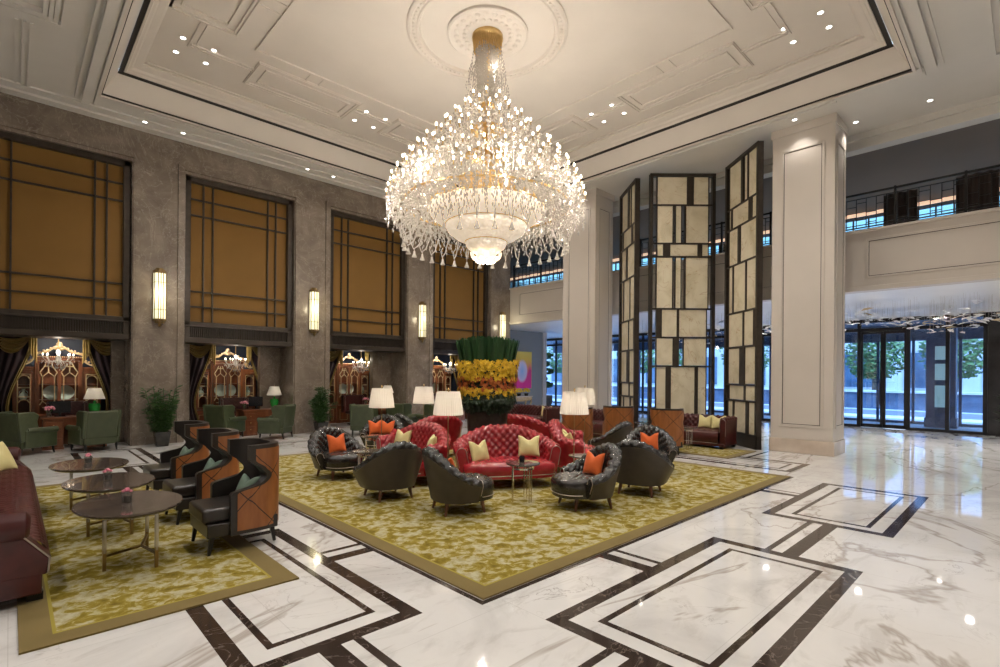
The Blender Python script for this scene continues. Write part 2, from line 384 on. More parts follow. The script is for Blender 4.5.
def carpet():
    m = mat('carpet_field', (.4, .35, .1), .95, spec=.1)
    v = coords(m); n1 = noise(m, v, 7, 7, .68, 1.0).outputs[0]
    vo = N(m, 'ShaderNodeTexVoronoi', feature='SMOOTH_F1'); vo.inputs['Scale'].default_value = 9; L(m, v, vo.inputs['Vector'])
    s = mth(m, 'ADD', mth(m, 'MULTIPLY', n1, .85), mth(m, 'MULTIPLY', vo.outputs['Distance'], .35))
    c = ramp(m, s, [(.42, (.155, .112, .018)), (.52, (.245, .185, .028)), (.565, (.30, .24, .055)), (.59, (.39, .34, .17)), (.66, (.44, .405, .27))])
    n2 = noise(m, v, 16, 5, .65).outputs[0]
    c = mixc(m, ramp(m, n2, [(.45, (0, 0, 0)), (.62, (.55, .55, .55))]), c, (.22, .165, .02))
    L(m, c, bs(m).inputs['Base Color']); bump(m, noise(m, v, 300, 2).outputs[0], .3, .003); return m
M['carpet'] = carpet()
M['carpetborder'] = fabric('olive_carpet_border', (.155, .108, .026), (.180, .128, .034), 2, 300, .95)
M['carpetline'] = fabric('yellow_carpet_line', (.28, .22, .015), (.32, .26, .025), 2, 300, .95)
def art():
    m = mat('abstract_painting', (.9, .5, .3), .4); uv = coords(m, (1, 1, 1), 'UV'); sp = N(m, 'ShaderNodeSeparateXYZ'); L(m, uv, sp.inputs[0])
    nz = noise(m, uv, 3, 3).outputs[0]
    base = ramp(m, mth(m, 'ADD', sp.outputs[1], mth(m, 'MULTIPLY', mth(m, 'SUBTRACT', nz, .5), .35)), [(.1, (.75, .01, .28)), (.45, (.80, .05, .22)), (.6, (.85, .30, .12)), (.75, (.85, .55, .05)), (1, (.85, .65, .1))])
    dx = mth(m, 'DIVIDE', mth(m, 'SUBTRACT', sp.outputs[0], .5), .30); dy = mth(m, 'DIVIDE', mth(m, 'SUBTRACT', sp.outputs[1], .47), .33)
    d = mth(m, 'SQRT', mth(m, 'ADD', mth(m, 'MULTIPLY', dx, dx), mth(m, 'MULTIPLY', dy, dy)))
    c = mixc(m, ramp(m, d, [(.75, (1, 1, 1)), (1.0, (0, 0, 0))]), base, mixc(m, ramp(m, d, [(0, (0, 0, 0)), (.9, (1, 1, 1))]), (.30, .50, .85), (.75, .62, .85)))
    L(m, c, bs(m).inputs['Base Color']); return m
M['art'] = art()

# ================================================================ THE SETTING
XL, XR, YB, YW = -7.0, 15.2, -4.0, 15.27          # room extents; YW = face of the stone wall
struct('floor', MB().bb((XL, YB, -.2), (22.75, 22, 0)), M['marble'], smooth=False)
# dark marble inlays, flush with the floor
def inlay(name, rects, z=.0012):
    mb = MB()
    for x0, y0, x1, y1 in rects: mb.bb((x0, y0, -.01), (x1, y1, z))
    struct(name, mb, M['darkmarble'], smooth=False)
def ring(x0, y0, x1, y1, w): return [(x0, y0, x1, y0+w), (x0, y1-w, x1, y1), (x0, y0+w, x0+w, y1-w), (x1-w, y0+w, x1, y1-w)]
def panelx(x0):
    return ring(x0, 1.08, x0+2.87, 2.48, .12)+ring(x0+.26, 1.34, x0+2.61, 2.20, .052)
def panely(y0, xa=.97, xb=2.26):
    return ring(xa, y0, xb, y0+2.87, .12)+ring(xa+.25, y0+.26, xb-.25, y0+2.61, .052)
inlay('trim_1', panelx(2.86)+[(5.73, 1.62, 7.2, 1.77), (5.73, 1.88, 7.2, 1.94), (1.2, 1.62, 2.86, 1.77), (1.2, 1.88, 2.86, 1.94),
                 (4.24, 2.48, 4.39, 2.985), (4.50, 2.48, 4.56, 2.985), (8.58, 2.48, 8.72, 2.985), (8.83, 2.48, 8.88, 2.985)])
inlay('trim_2', panelx(7.2)+panelx(-1.7))
inlay('trim_3', panely(3.18)+[(1.45, 1.5, 1.60, 3.18), (1.69, 1.5, 1.75, 3.18), (2.26, 4.64, 2.69, 4.78), (2.26, 4.90, 2.69, 4.96),
                 (1.54, 6.05, 1.69, 7.5), (1.78, 6.05, 1.84, 7.5)])
inlay('trim_4', panely(7.5)+panely(11.85)+[(1.54, 10.37, 1.69, 11.85), (1.78, 10.37, 1.84, 11.85)])
inlay('trim_5', panely(3.18, 10.72, 12.0)+panely(7.6, 10.72, 12.0)+[(11.2, 6.05, 11.35, 7.6), (12.0, 4.4, 13.3, 4.46)])
inlay('trim_6', [(2.68, 2.975, 10.26, 3.025), (2.68, 3.025, 2.73, 11.4), (10.21, 3.025, 10.26, 11.4), (2.68, 11.36, 10.26, 11.41)])
inlay('trim_7', [(2.0, 13.4, 12.9, 13.47), (2.0, 13.62, 12.9, 13.65)])

# ceiling: flat soffit ring around the raised tray
TX0, TX1, TY0, TY1 = 1.39, 12.72, 1.66, 14.06
cl = MB()
for a, b in (((XL, YB), (TX0, YW+1)), ((TX1, YB), (15.5, YW+1)), ((TX0, YB), (TX1, TY0)), ((TX0, TY1), (TX1, YW+1))):
    cl.bb((a[0], a[1], ZC), (b[0], b[1], ZC+.25))
struct('ceiling', cl, M['soffit'], smooth=False)
def rect_loft(steps):   # steps of (inset, z)
    mb = MB(); vs = []
    for ins, z in steps: vs += [(TX0+ins, TY0+ins, z), (TX1-ins, TY0+ins, z), (TX1-ins, TY1-ins, z), (TX0+ins, TY1-ins, z)]
    fs = [(4*i+k, 4*i+(k+1) % 4, 4*i+4+(k+1) % 4, 4*i+4+k) for i in range(len(steps)-1) for k in range(4)]
    return mb.add(vs, fs)
struct('trim_8', rect_loft([(-.05, 7.87), (-.05, 7.80), (.0, 7.80), (.0, 7.86), (.02, 7.88), (.25, 8.31), (.27, 8.35)]), M['ceil'], smooth=False)
struct('trim_9', rect_loft([(-.004, 7.862), (-.004, 7.838), (.022, 7.838), (.022, 7.87)]), M['line'], smooth=False)
struct('trim_10', rect_loft([(.26, 8.30), (.27, 8.335), (.355, 8.335), (.36, 8.345)]), M['line'], smooth=False)
struct('trim_11', rect_loft([(.355, 8.34), (.36, 8.32), (.40, 8.32), (.42, 8.36), (.47, 8.38), (.50, 8.42), (.62, 8.46), (.66, 8.48), (.66, 8.52), (.72, 8.52), (.72, 8.56)]), M['ceil'], smooth=False)
struct('trim_12', MB().bb((TX0, TY0, ZI), (TX1, TY1, ZI+.1)), M['ceil'], smooth=False)
# raised mouldings of the tray
def frame_rect(mb, x0, y0, x1, y1, z, w=.05, h=.03):
    for a, b, c, d in ring(x0, y0, x1, y1, w): mb.bb((a, b, z-h), (c, d, z+.005))
mb = MB(); z = ZI
frame_rect(mb, 3.65, 4.05, 10.05, 11.25, z, .045, .035)
def dbl(x0, y0, x1, y1):
    frame_rect(mb, x0, y0, x1, y1, z, .10, .03); frame_rect(mb, x0+.02, y0+.02, x1-.02, y1-.02, z, .03, .05)
    frame_rect(mb, x0+.22, y0+.22, x1-.22, y1-.22, z, .035, .03)
for x0 in (3.85, 7.35):
    dbl(x0, 11.6, x0+2.45, 12.7); dbl(x0, 2.45, x0+2.45, 3.65)
for y0 in (4.2, 8.25):
    dbl(10.45, y0, 11.55, y0+2.8); dbl(2.0, y0, 3.25, y0+2.8)
for y in (11.95, 3.3): 
    for a, b in ((2.6, 3.85), (6.3, 7.35), (9.8, 11.0)): mb.bb((a, y, z-.03), (b, y+.05, z)); mb.bb((a, y+.12, z-.02), (b, y+.15, z))
for x in (10.85, 2.6):
    for a, b in ((3.3, 4.2), (7.0, 8.25), (11.05, 12.1)): mb.bb((x, a, z-.03), (x+.05, b, z)); mb.bb((x+.12, a, z-.02), (x+.15, b, z))
for x in (4.85, 5.15, 8.4, 8.7):
    for ya, yb in ((11.25, 11.6), (3.65, 4.05)): mb.bb((x, ya, z-.02), (x+.04, yb, z))
for y in (5.4, 5.7, 9.5, 9.8):
    for xa, xb in ((10.05, 10.45), (3.25, 3.65)): mb.bb((xa, y, z-.02), (xb, y+.04, z))
struct('trim_13', mb, M['ceil'], bevel=.01)
# ceiling rose
mb = MB()
mb.lathe([(1.58, 0), (1.58, -.035), (1.55, -.06), (1.51, -.06), (1.49, -.03), (1.40, -.03), (1.38, -.055), (1.34, -.055), (1.31, 0)], 96, (CX0, CY0, ZI), caps=False)
mb.lathe([(.80, 0), (.80, -.05), (.76, -.07), (.72, -.05), (.55, -.035), (.30, -.05), (.0, -.06)], 72, (CX0, CY0, ZI), caps=False)
for k in range(84):
    a = 2*pi*k/84; mb.blob((CX0+1.445*cos(a), CY0+1.445*sin(a), ZI-.035), (.035, .035, .02), 6, 4)
for k in range(24):
    a = 2*pi*k/24; mb.blob((CX0+.62*cos(a), CY0+.62*sin(a), ZI-.045), (.06, .06, .025), 6, 4)
    mb.blob((CX0+.46*cos(a+.13), CY0+.46*sin(a+.13), ZI-.045), (.05, .05, .025), 6, 4)
struct('trim_14', mb, M['ceil'])
# mouldings on the flat soffit left and right of the tray, along the walls
mb = MB()
for x, w, h in ((.98, .05, .05), (1.10, .14, .10), (1.24, .05, .05), (1.31, .03, .08)): mb.bb((x, YB, ZC-h), (x+w, 14.55, ZC+.01))
for y, w, h in ((1.20, .05, .05), (1.30, .12, .10), (1.43, .05, .05), (1.52, .03, .08)): mb.bb((TX0-.2, y, ZC-h), (12.9-w, y+w, ZC+.01))
for x in (.02, .12, .22): mb.bb((x, 12.05, ZC-.03), (x+.05, 14.7, ZC+.01))
for k, i in ((0, 0), (1, .10), (2, .17), (3, .24), (4, .40)):
    frame_rect(mb, -4+i, -2+i, .66-i, 11.75-i, ZC-.02*k*0, .06, .05+.012*k if k < 4 else .02)
mb.bb((XL, 14.72, ZC-.04), (13.2, YW, ZC+.01)); mb.bb((XL, 15.0, ZC-.09), (15.2, YW, ZC+.01)); mb.bb((2.2, 14.25, ZC-.04), (12.2, 14.33, ZC+.01))
mb.bb((12.95, 3.0, ZC-.04), (13.03, 13.2, ZC+.01)); mb.bb((12.72, 1.5, ZC-.03), (13.12, 2.95, ZC+.01))
for i in (0, .10, .18): frame_rect(mb, 6+i, -3+i, 13.2-i, .55-i, ZC, .05, .05)
struct('trim_15', mb, M['soffit'], bevel=.012)
# far upper beam over the balcony
mb = MB().bb((15.2, YB, 7.47), (15.5, YW+1, ZC)); mb.bb((15.12, YB, 7.70), (15.2, YW, ZC)); mb.bb((15.15, YB, 7.47), (15.2, YW, 7.53))
struct('trim_16', mb, M['soffit'], smooth=False)

# stone wall with pilasters, bays, openings
P0 = 3.97
mb = MB().bb((XL, YW, 7.05), (XR, YW+1.25, ZC+.1))
for k in range(-2, 4):
    x = 2.13+P0*k; mb.bb((x, YW, 0), (x+1.14 if k < 3 else XR, YW+1.25, 7.06))
for k in range(-2, 3):
    x0, x1 = 3.27+P0*k, 6.10+P0*k
    oa, ob = 3.62+P0*k, {-1: 1.87, 0: 5.5, 1: 9.35, 2: 13.4}.get(k, 5.5+P0*k)
    mb.bb((x0, 16.3, 0), (oa, 16.52, 7.06)); mb.bb((ob, 16.3, 0), (x1, 16.52, 7.06)); mb.bb((oa, 16.3, 2.62), (ob, 16.52, 7.06))
struct('wall_left', mb, M['stone'], smooth=False)
mb = MB()
for k in range(-2, 3):
    x0, x1 = 3.27+P0*k, 6.10+P0*k
    mb.bb((x0-.17, YW-.045, 0), (x0-.03, YW+.02, 7.05)); mb.bb((x1+.03, YW-.045, 0), (x1+.17, YW+.02, 7.05)); mb.bb((x0-.17, YW-.045, 7.05), (x1+.17, YW+.02, 7.17))
    mb.bb((x0, YW, 6.97), (x1, YW+.3, 7.06))
struct('trim_17', mb, M['stone'], smooth=False)
# alcove shells
mb = MB()
for k in range(-2, 3):
    a, b = 3.25+P0*k, 6.12+P0*k
    mb.bb((a, 18.75, 0), (b, 18.9, 2.95)); mb.bb((a-.05, 16.5, 0), (a, 18.9, 2.95)); mb.bb((b, 16.5, 0), (b+.05, 18.9, 2.95))
struct('wall_alcoves', mb, M['navy'], smooth=False)
struct('trim_18', MB().bb((-5, 16.5, 2.78), (15.2, 18.9, 2.95)), M['soffit'], smooth=False)

# amber cloth windows
def window_unit(k):
    x0, x1 = 3.29+P0*k, 6.08+P0*k; z0, z1 = 2.60, 6.97; Y = YW+.12
    r = empty('window_%d' % (k+2), ((x0+x1)/2, Y, z0)); tag(r, kind='structure')
    o = Vector(r.location)
    def bl(m, a, b): m.bb((a[0]-o.x, a[1]-o.y, a[2]-o.z), (b[0]-o.x, b[1]-o.y, b[2]-o.z))
    f = MB(); fw_ = .13
    bl(f, (x0, Y-.02, z0+.1), (x0+fw_, Y+.22, z1)); bl(f, (x1-fw_, Y-.02, z0+.1), (x1, Y+.22, z1))
    bl(f, (x0, Y-.02, z1-fw_), (x1, Y+.22, z1)); bl(f, (x0, Y-.02, z0+.45), (x1, Y+.22, z0+.56)); bl(f, (x0, Y-.05, z0), (x1, Y+.9, z0+.14)); bl(f, (x0, Y-.04, z0+.42), (x1, Y+.1, z0+.46))
    f.build('window_frame', M['bronze'], r, bevel=.008)
    c = MB(); bl(c, (x0+.1, Y+.12, z0+.5), (x1-.1, Y+.15, z1-.1)); c.build('cloth_panel', M['gold_fabric'], r, smooth=False)
    g = MB(); ax, bx = x0+fw_, x1-fw_; az, bz = z0+.56, z1-fw_; W_, H_ = bx-ax, bz-az
    for t in (.125, .215, .785, .875): bl(g, (ax+t*W_-.018, Y+.05, az), (ax+t*W_+.018, Y+.12, bz))
    for t in (.11, .22, .77, .885): bl(g, (ax, Y+.05, az+t*H_-.018), (bx, Y+.12, az+t*H_+.018))
    g.build('muntin_grid', M['bronze'], r, bevel=.004)
    s = MB(); n = 60
    bl(s, (x0, Y+.08, z0+.1), (x1, Y+.12, z0+.45))
    for i in range(n):
        xx = x0+.03+(x1-x0-.06)*i/(n-1); bl(s, (xx-.011, Y+.01, z0+.15), (xx+.011, Y+.08, z0+.42))
    s.build('vent_grille', M['bronze'], r, smooth=False)
for k in range(-1, 3): window_unit(k)
# window at far left, beyond the frame
window_unit(-2)

# other walls
struct('wall_back', MB().bb((XL-.2, YB, 0), (XL, YW+1, ZC+.1)), M['wall'], smooth=False)
struct('wall_right', MB().bb((XL, YB-.2, 0), (15.5, YB, ZC+.1)), M['wall'], smooth=False)
# balcony parapet
def raised_panel(mb, ml, X, y0, y1, z0, z1, inset=.0):
    # moulding on a face looking to -X
    for a, b, c, d in ring(y0, z0, y1, z1, .05): mb.bb((X-.022, a, b), (X+.005, c, d))
    for a, b, c, d in ring(y0+.055, z0+.055, y1-.055, z1-.055, .012): ml.bb((X-.004, a, b), (X+.004, c, d))
mb = MB().bb((15.2, YB, 3.95), (15.5, 15.9, 5.44)); ml = MB()
mb.bb((15.13, YB, 5.40), (15.55, YW, 5.46)); mb.bb((15.16, YB, 3.95), (15.2, YW, 4.06))
for y0, y1 in ((-3.6, 2.86), (4.8, 9.4), (11.35, 14.75)): raised_panel(mb, ml, 15.2, y0, y1, 4.25, 5.22)
struct('wall_balcony', mb, M['wall'], bevel=.008); struct('trim_19', ml, M['line'], smooth=False)
struct('trim_20', MB().bb((15.5, YB, 3.95), (22.9, 22, 5.35)), M['hallceil'], smooth=False)     # slab: ceiling of the entrance hall
struct('trim_21', MB().bb((15.5, YB, 7.47), (22.0, 22, 7.6)), M['loungeceil'], smooth=False)    # ceiling of the upper lounge
struct('wall_lounge_end', MB().bb((15.2, 22, 0), (22.9, 22.2, 7.6)).bb((15.2, YB-.2, 0), (22.9, YB, 7.6)).bb((15.2, YW+.6, 3.95), (15.5, 22, 7.6)), M['bluegrey'], smooth=False)
# upper lounge window wall
wl = empty('window_8', (21.2, 0, 5.35)); tag(wl, kind='structure')
mb = MB(); 
for i in range(60):
    y = YB+i*.44; mb.bb((-.04, y-.02, 0), (.04, y+.02, 2.12))
for zz in (0, .55, 1.05, 1.55, 1.95): mb.bb((-.05, YB, zz-.03), (.05, 22, zz+.03))
mb.build('window_frame', M['bluewall'], wl, smooth=False)
MB().bb((.01, YB, 0), (.02, 22, 2.1)).build('pane', M['loungeglass'], wl, smooth=False)
struct('trim_22', MB().bb((20.8, YB, 7.30), (20.9, 22, 7.40)), mat('cove_strip', (.9, .6, .4), .5, emit=(1, .66, .45), es=.8), smooth=False)

# columns
def column(y0, y1):
    x0, x1 = 13.57, 14.55
    r = empty('column', ((x0+x1)/2, (y0+y1)/2, 0)); tag(r, kind='structure'); o = r.location
    def bl(m, a, b): m.bb((a[0]-o.x, a[1]-o.y, a[2]), (b[0]-o.x, b[1]-o.y, b[2]))
    s = MB(); ml = MB(); bl(s, (x0, y0, .33), (x1, y1, ZC))
    bl(s, (x0-.03, y0-.03, 7.66), (x1+.03, y1+.03, ZC))
    for a, b, c, d in ring(y0+.2, .62, y1-.2, 7.3, .05): bl(s, (x0-.018, a, b), (x0+.01, c, d))
    for a, b, c, d in ring(y0+.262, .682, y1-.262, 7.238, .012): bl(ml, (x0-.003, a, b), (x0+.01, c, d))
    for a, b, c, d in ring(x0+.16, .62, x1-.16, 7.3, .05): bl(s, (a, y0-.018, b), (c, y0+.01, d)); bl(s, (a, y1-.01, b), (c, y1+.018, d))
    for a, b, c, d in ring(x0+.222, .682, x1-.222, 7.238, .012): bl(ml, (a, y0-.003, b), (c, y0+.01, d))
    s.build('shaft', M['wall'], r, bevel=.006); ml.build('shadow_line', M['line'], r, smooth=False)
    p = MB(); bl(p, (x0-.025, y0-.025, 0), (x1+.025, y1+.025, .33)); p.build('plinth', M['beigestone'], r, bevel=.01)
column(3.15, 4.48); column(9.76, 11.09)

# entrance hall: art wall, white pier, glass front
struct('wall_art', MB().bb((15.2, 17.0, 0), (19.25, 17.2, 3.95)), M['bluegrey'], smooth=False)
struct('trim_23', MB().bb((19.25, 16.95, 0), (19.5, 17.25, 3.95)), M['wall'], smooth=False)
XG = 22.7
def glass_front():
    r = empty('window_9', (XG, 0, 0)); tag(r, kind='structure')
    f = MB()
    ys = [4.45+1.12*i for i in range(1, 16)]
    for y in [1.06, 1.98, 3.02, 4.45]: f.bb((-.07, y-.055, 0), (.07, y+.055, 3.95))
    for y in ys: f.bb((-.05, y-.04, 0), (.05, y+.04, 3.95))
    f.bb((-.07, 1.0, 3.5), (.07, 22, 3.62)); f.bb((-.07, 1.0, 3.82), (.07, 22, 3.95)); f.bb((-.06, 1.0, 0), (.06, 3.0, .09)); f.bb((-.06, 4.45, 0), (.06, 22, .09))
    f.build('window_frame', M['black'], r, bevel=.006)
    MB().bb((-.006, 1.06, .05), (.006, 3.0, 3.9)).build('pane', M['glass'], r, smooth=False)
    MB().bb((-.006, 4.45, .05), (.006, 22, 3.9)).build('pane', M['glass'], r, smooth=False)
    MB().bb((-.006, 3.02, 3.55), (.006, 4.45, 3.9)).build('pane', M['glass'], r, smooth=False)
    d = empty('door_1', (XG, 3.735, 0)); tag(d, kind='structure')
    for s in (-1, 1):
        q = MB(); a, b = (.01*s, .67*s)
        lo, hi = min(a, b), max(a, b)
        q.bb((-.035, lo, .02), (.035, lo+.07, 3.5)); q.bb((-.035, hi-.07, .02), (.035, hi, 3.5)); q.bb((-.035, lo, .02), (.035, hi, .14)); q.bb((-.035, lo, 3.4), (.035, hi, 3.5))
        lf = q.build('door_leaf', M['black'], d, bevel=.005)
        MB().bb((-.005, lo+.06, .12), (.005, hi-.06, 3.42)).build('pane', M['glass'], lf, smooth=False)
        h = MB(); h.tube([(-.10, .07*s, .85), (-.10, .07*s, 1.75)], .022, 10); h.bb((-.10, .07*s-.01, .95), (-.03, .07*s+.01, .98)); h.bb((-.10, .07*s-.01, 1.62), (-.03, .07*s+.01, 1.65))
        h.build('door_handle', M['black'], lf)
glass_front()
mb = MB().bb((XG-.1, YB, 0), (XG+.2, 1.0, 3.95)); struct('wall_entrance', mb, M['blackstone'], smooth=False)
# vestibule outside the glass front: second frame
r = empty('window_10', (26.0, 0, 0)); tag(r, kind='structure'); f = MB()
for y in (-2, -.6, .4, 1.9, 2.15, 3.3, 4.3, 4.45, 5.8, 7.2, 8.6, 10.0, 11.4, 12.8, 14.2, 15.6, 17, 18.4, 19.8, 21.2): f.bb((-.05, y-.045, 0), (.05, y+.045, 3.9))
f.bb((-.05, -3, 3.3), (.05, 22, 3.95)); f.bb((-.05, -3, 0), (.05, 22, .1)); f.build('window_frame', M['bluewall'], r, smooth=False)
struct('trim_24', MB().bb((22.9, -6, 3.95), (27.5, 24, 4.2)), M['bluewall'], smooth=False)

# street outside
struct('ground_pavement', MB().bb((22.75, -25, -.25), (31, 60, -.01)), M['street'], smooth=False)
struct('ground_road', MB().bb((31, -25, -.25), (36.5, 60, -.06)), M['asphalt'], smooth=False)
struct('ground_far', MB().bb((36.5, -25, -.25), (80, 70, -.01)), M['street'], smooth=False)
def street_wall():
    r = tag(empty('garden_wall', (37, 15, 0)), 'long low slate wall across the street beyond the glass doors', 'wall')
    m1 = MB().bb((0, -38, -.02), (.35, 45, .95)); m1.build('wall_body', M['bluewall'], r, smooth=False)
    MB().bb((-.06, -38, .95), (.42, 45, 1.08)).build('coping', M['street'], r, bevel=.01)
street_wall()
def building():
    r = tag(empty('office_building', (56, 12, 0)), 'pale office block with dark glazing far across the street', 'building')
    MB().bb((0, -30, 0), (10, 38, 15)).build('wall', M['facade'], r, smooth=False)
    for i in range(13):
        for j in range(3):
            y = -28+5*i; z = 1+4.6*j
            w_ = MB().bb((-.15, y, z), (.1, y+3.6, z+3)).build('window', M['facadeglass'], r, smooth=False)
building()
def tree(x, y, h, s):
    r = tag(empty('street_tree', (x, y, 0)), None, 'tree', 'street trees beyond the low wall')
    rnd = random.Random(s)
    t = MB(); t.tube([(0, 0, -.02), (.05, .03, h*.3), (-.04, 0, h*.6)], [.16, .12, .07], 8)
    for k in range(5):
        a = rnd.random()*6.28; t.tube([(0, 0, h*(.32+.04*k)), (cos(a)*h*.12, sin(a)*h*.12, h*.5), (cos(a)*h*.22, sin(a)*h*.22, h*.68)], [.06, .045, .02], 6)
    t.build('trunk', M['trunk'], r)
    c = MB()
    for k in range(1500):
        u = rnd.random()*6.28; vv = rnd.random()**.5; ph = rnd.uniform(-1, 1)
        rr = h*.34*vv*sqrt(max(0, 1-ph*ph*.8)); p = Vector((rr*cos(u), rr*sin(u), h*.66+ph*h*.30))
        q = Vector((rnd.gauss(0, 1), rnd.gauss(0, 1), rnd.gauss(0, .6))).normalized(); e = q.orthogonal().normalized(); sz = .17
        c.add([p-q*sz, p+e*sz*.55, p+q*sz, p-e*sz*.55], [(0, 1, 2, 3)])
    tag(c.build('foliage', M['treeleaf'], r, smooth=False), kind='stuff')
    return r
tl = ['street tree outside, seen through the rightmost glass pane', 'street tree outside, seen through the wide glass pane left of the dark pillar', 'street tree outside, seen behind the double glass door',
      'street tree outside, just right of the big panelled column', 'street tree outside, seen between the right and middle onyx screens', 'street tree outside, seen between the middle and left onyx screens', 'street tree outside, seen past the left onyx screen', 'street tree outside, seen left of the far column']
for i, (x, y, h) in enumerate([(41, -.8, 5.0), (41, 3.2, 5.2), (41, 7.2, 5.0), (41, 11.2, 5), (43, 16, 6), (42, 21, 5.6), (43, 26, 6), (42, 34, 6)]):
    t = tree(x, y, h, i); t['label'] = tl[i]
light('SUN', 'sun', (30, 0, 20), 11.0, (.72, .86, 1), .02, rot=(radians(35), radians(-20), 0))

# ================================================================ FURNITURE BUILDERS
CARP = .014
def tuft(s, v, p=.135, q=.135, k=.45):
    a, b = s/p+v/q, s/p-v/q
    h = (abs(sin(pi*a))*abs(sin(pi*b)))**k
    da, db = abs(a-round(a)), abs(b-round(b))
    return h - .35*exp(-((da*da+db*db)/.012))
def u_path(a, b, n, xf, step=.022):
    # plan outline from front left, round the back, to front right
    pts = [(xf*(1-i/12), b) for i in range(12)] if xf > 0 else []
    for i in range(121):
        t = pi/2+pi*i/120; c, s_ = cos(t), sin(t)
        pts.append((a*math.copysign(abs(c)**(2/n), c), b*math.copysign(abs(s_)**(2/n), s_)))
    if xf > 0: pts += [(xf*(i+1)/12, -b) for i in range(12)]
    d = [0]
    for i in range(1, len(pts)): d.append(d[-1]+math.dist(pts[i], pts[i-1]))
    T = d[-1]; N_ = max(24, int(T/step)); out = []; j = 0
    for i in range(N_+1):
        s_ = T*i/N_
        while j < len(d)-2 and d[j+1] < s_: j += 1
        f = (s_-d[j])/max(d[j+1]-d[j], 1e-9)
        out.append((pts[j][0]+(pts[j+1][0]-pts[j][0])*f, pts[j][1]+(pts[j+1][1]-pts[j][1])*f))
    res = []
    for i, p in enumerate(out):
        q0, q1 = out[max(i-2, 0)], out[min(i+2, N_)]
        tx, ty = q1[0]-q0[0], q1[1]-q0[1]; l = math.hypot(tx, ty); nx, ny = -ty/l, tx/l   # inward normal
        res.append((p[0], p[1], nx, ny, T*i/N_-T/2))
    return res, T
def lounge(root, path, T, hfn, zseat, roll, lean, taper, zb, mo, mi, pq=.135, amp=.028, names=('shell', 'tufted_lining')):
    n = len(path)-1
    def roll_c(i):
        x, y, nx, ny, s = path[i]; h = hfn(2*s/T); return x, y, nx, ny, s, h
    # outer shell
    mb = MB()
    def fo(u, v):
        x, y, nx, ny, s, h = roll_c(round(u*n)); z = zb+(h-roll-zb)*v; o = taper*(1-v)**1.0
        return (x+nx*o, y+ny*o, z)
    mb.grid(fo, n, 10); mb.build(names[0], mo, root)
    # lining: over the roll, then down the tufted inner face
    NV = max(14, int((pi*roll+.5)/.022))
    def fi(u, v):
        x, y, nx, ny, s, h = roll_c(round(u*n)); L1 = pi*roll*1.05; L2 = max(h-roll-zseat, .02)+.04; d = v*(L1+L2)
        if d < L1:
            a = pi*1.0*(d/L1)
            o = roll - roll*cos(a); z = h-roll+roll*sin(a)
            dx, dz = -cos(a), sin(a)
        else:
            f = (d-L1)/L2; o = 2*roll+lean*f; z = h-roll-L2*f; dx, dz = 1, .15
        e = min(1, d/(.6*roll), (T/2-abs(s))/.05+.25); k = amp*max(e, 0)*(tuft(s, d, pq, pq)-.3)
        return (x+nx*(o+dx*k), y+ny*(o+dx*k), z+dz*k)
    mb = MB().grid(fi, n, NV); lin = mb.build(names[1], mi, root, angle=80)
    # arm fronts and nail trim
    for i, nm in ((0, 1), (n, -1)):
        x, y, nx, ny, s, h = roll_c(i)
        prof = [(taper*(1-j/6), zb+(h-roll-zb)*j/6) for j in range(7)]+[(roll-roll*cos(pi*j/10), h-roll+roll*sin(pi*j/10)) for j in range(1, 11)]
        prof += [(2*roll+lean, zseat-.04), (2*roll+lean, zb)]
        P = [(x+nx*o, y+ny*o, z) for o, z in prof]
        cx = sum(p[0] for p in P)/len(P); cy = sum(p[1] for p in P)/len(P); cz = sum(p[2] for p in P)/len(P)
        tx, ty = ny, -nx
        if tx < 0: tx, ty = -tx, -ty
        mb = MB(); m_ = len(P); vs = [(p[0]-tx*.002, p[1]-ty*.002, p[2]) for p in P]+[(cx+tx*.02+(p[0]-cx)*.8, cy+ty*.02+(p[1]-cy)*.8, cz+(p[2]-cz)*.86) for p in P]
        fs = [(k, (k+1) % m_, m_+(k+1) % m_, m_+k) for k in range(m_)]+[tuple(range(m_, 2*m_))]
        mb.add(vs, fs); mb.build('arm_front', mi, root)
        tr = MB().tube([(cx+tx*.022+(p[0]-cx)*.84, cy+ty*.022+(p[1]-cy)*.84, cz+(p[2]-cz)*.88) for p in P[2:-1]], .0045, 6)
        tr.build('nail_trim', M['piping'], root)
def dome_seat(root, cx, sx, sy, n, zt, zb, mi, pq=.135, amp=.02, tufted=True, name='seat', trim=True, cyl=.05):
    NR, NA = int(max(sx, sy)/.026), int(2*pi*max(sx, sy)/.03)
    def pl(r, t):
        c, s = cos(t), sin(t); return cx+sx*r*math.copysign(abs(c)**(2/n), c), sy*r*math.copysign(abs(s)**(2/n), s)
    mb = MB()
    def f(u, v):
        t = 2*pi*u
        if v <= .7:
            r = v/.7; x, y = pl(r*.97, t); e = min(1, (1-r)*6); z = zt-.03*max(0, r-.8)/.2
            if tufted: z += amp*(tuft(x, y, pq, pq)-.3)*(.3+.7*e)
            return (x, y, z)
        w_ = (v-.7)/.3; x, y = pl(.97+.035*sin(pi*min(w_*1.4, 1)), t); return (x, y, zt-.03+(zb-zt+.03)*w_)
    mb.grid(f, NA, int(NR/.7), cu=True); o = mb.build(name, mi, root, angle=80)
    if trim:
        P = [(*pl(1.0, -1.35+2.7*k/30), zb+cyl) for k in range(31)]
        MB().tube(P, .006, 6).build('nail_trim', M['piping'], root)
    return o
def splay_leg(root, x, y, h, d=(0, 0), m='wood', r=.026, name='leg'):
    mb = MB().tube([(0, 0, h+.02), (d[0]*.3, d[1]*.3, h*.6), (d[0], d[1], 0)], [r*1.15, r, r*.6], 8)
    o = mb.build(name, M[m], root); o.location = (x, y, 0); return o
def sm(t): t = max(0, min(1, t)); return t*t*(3-2*t)

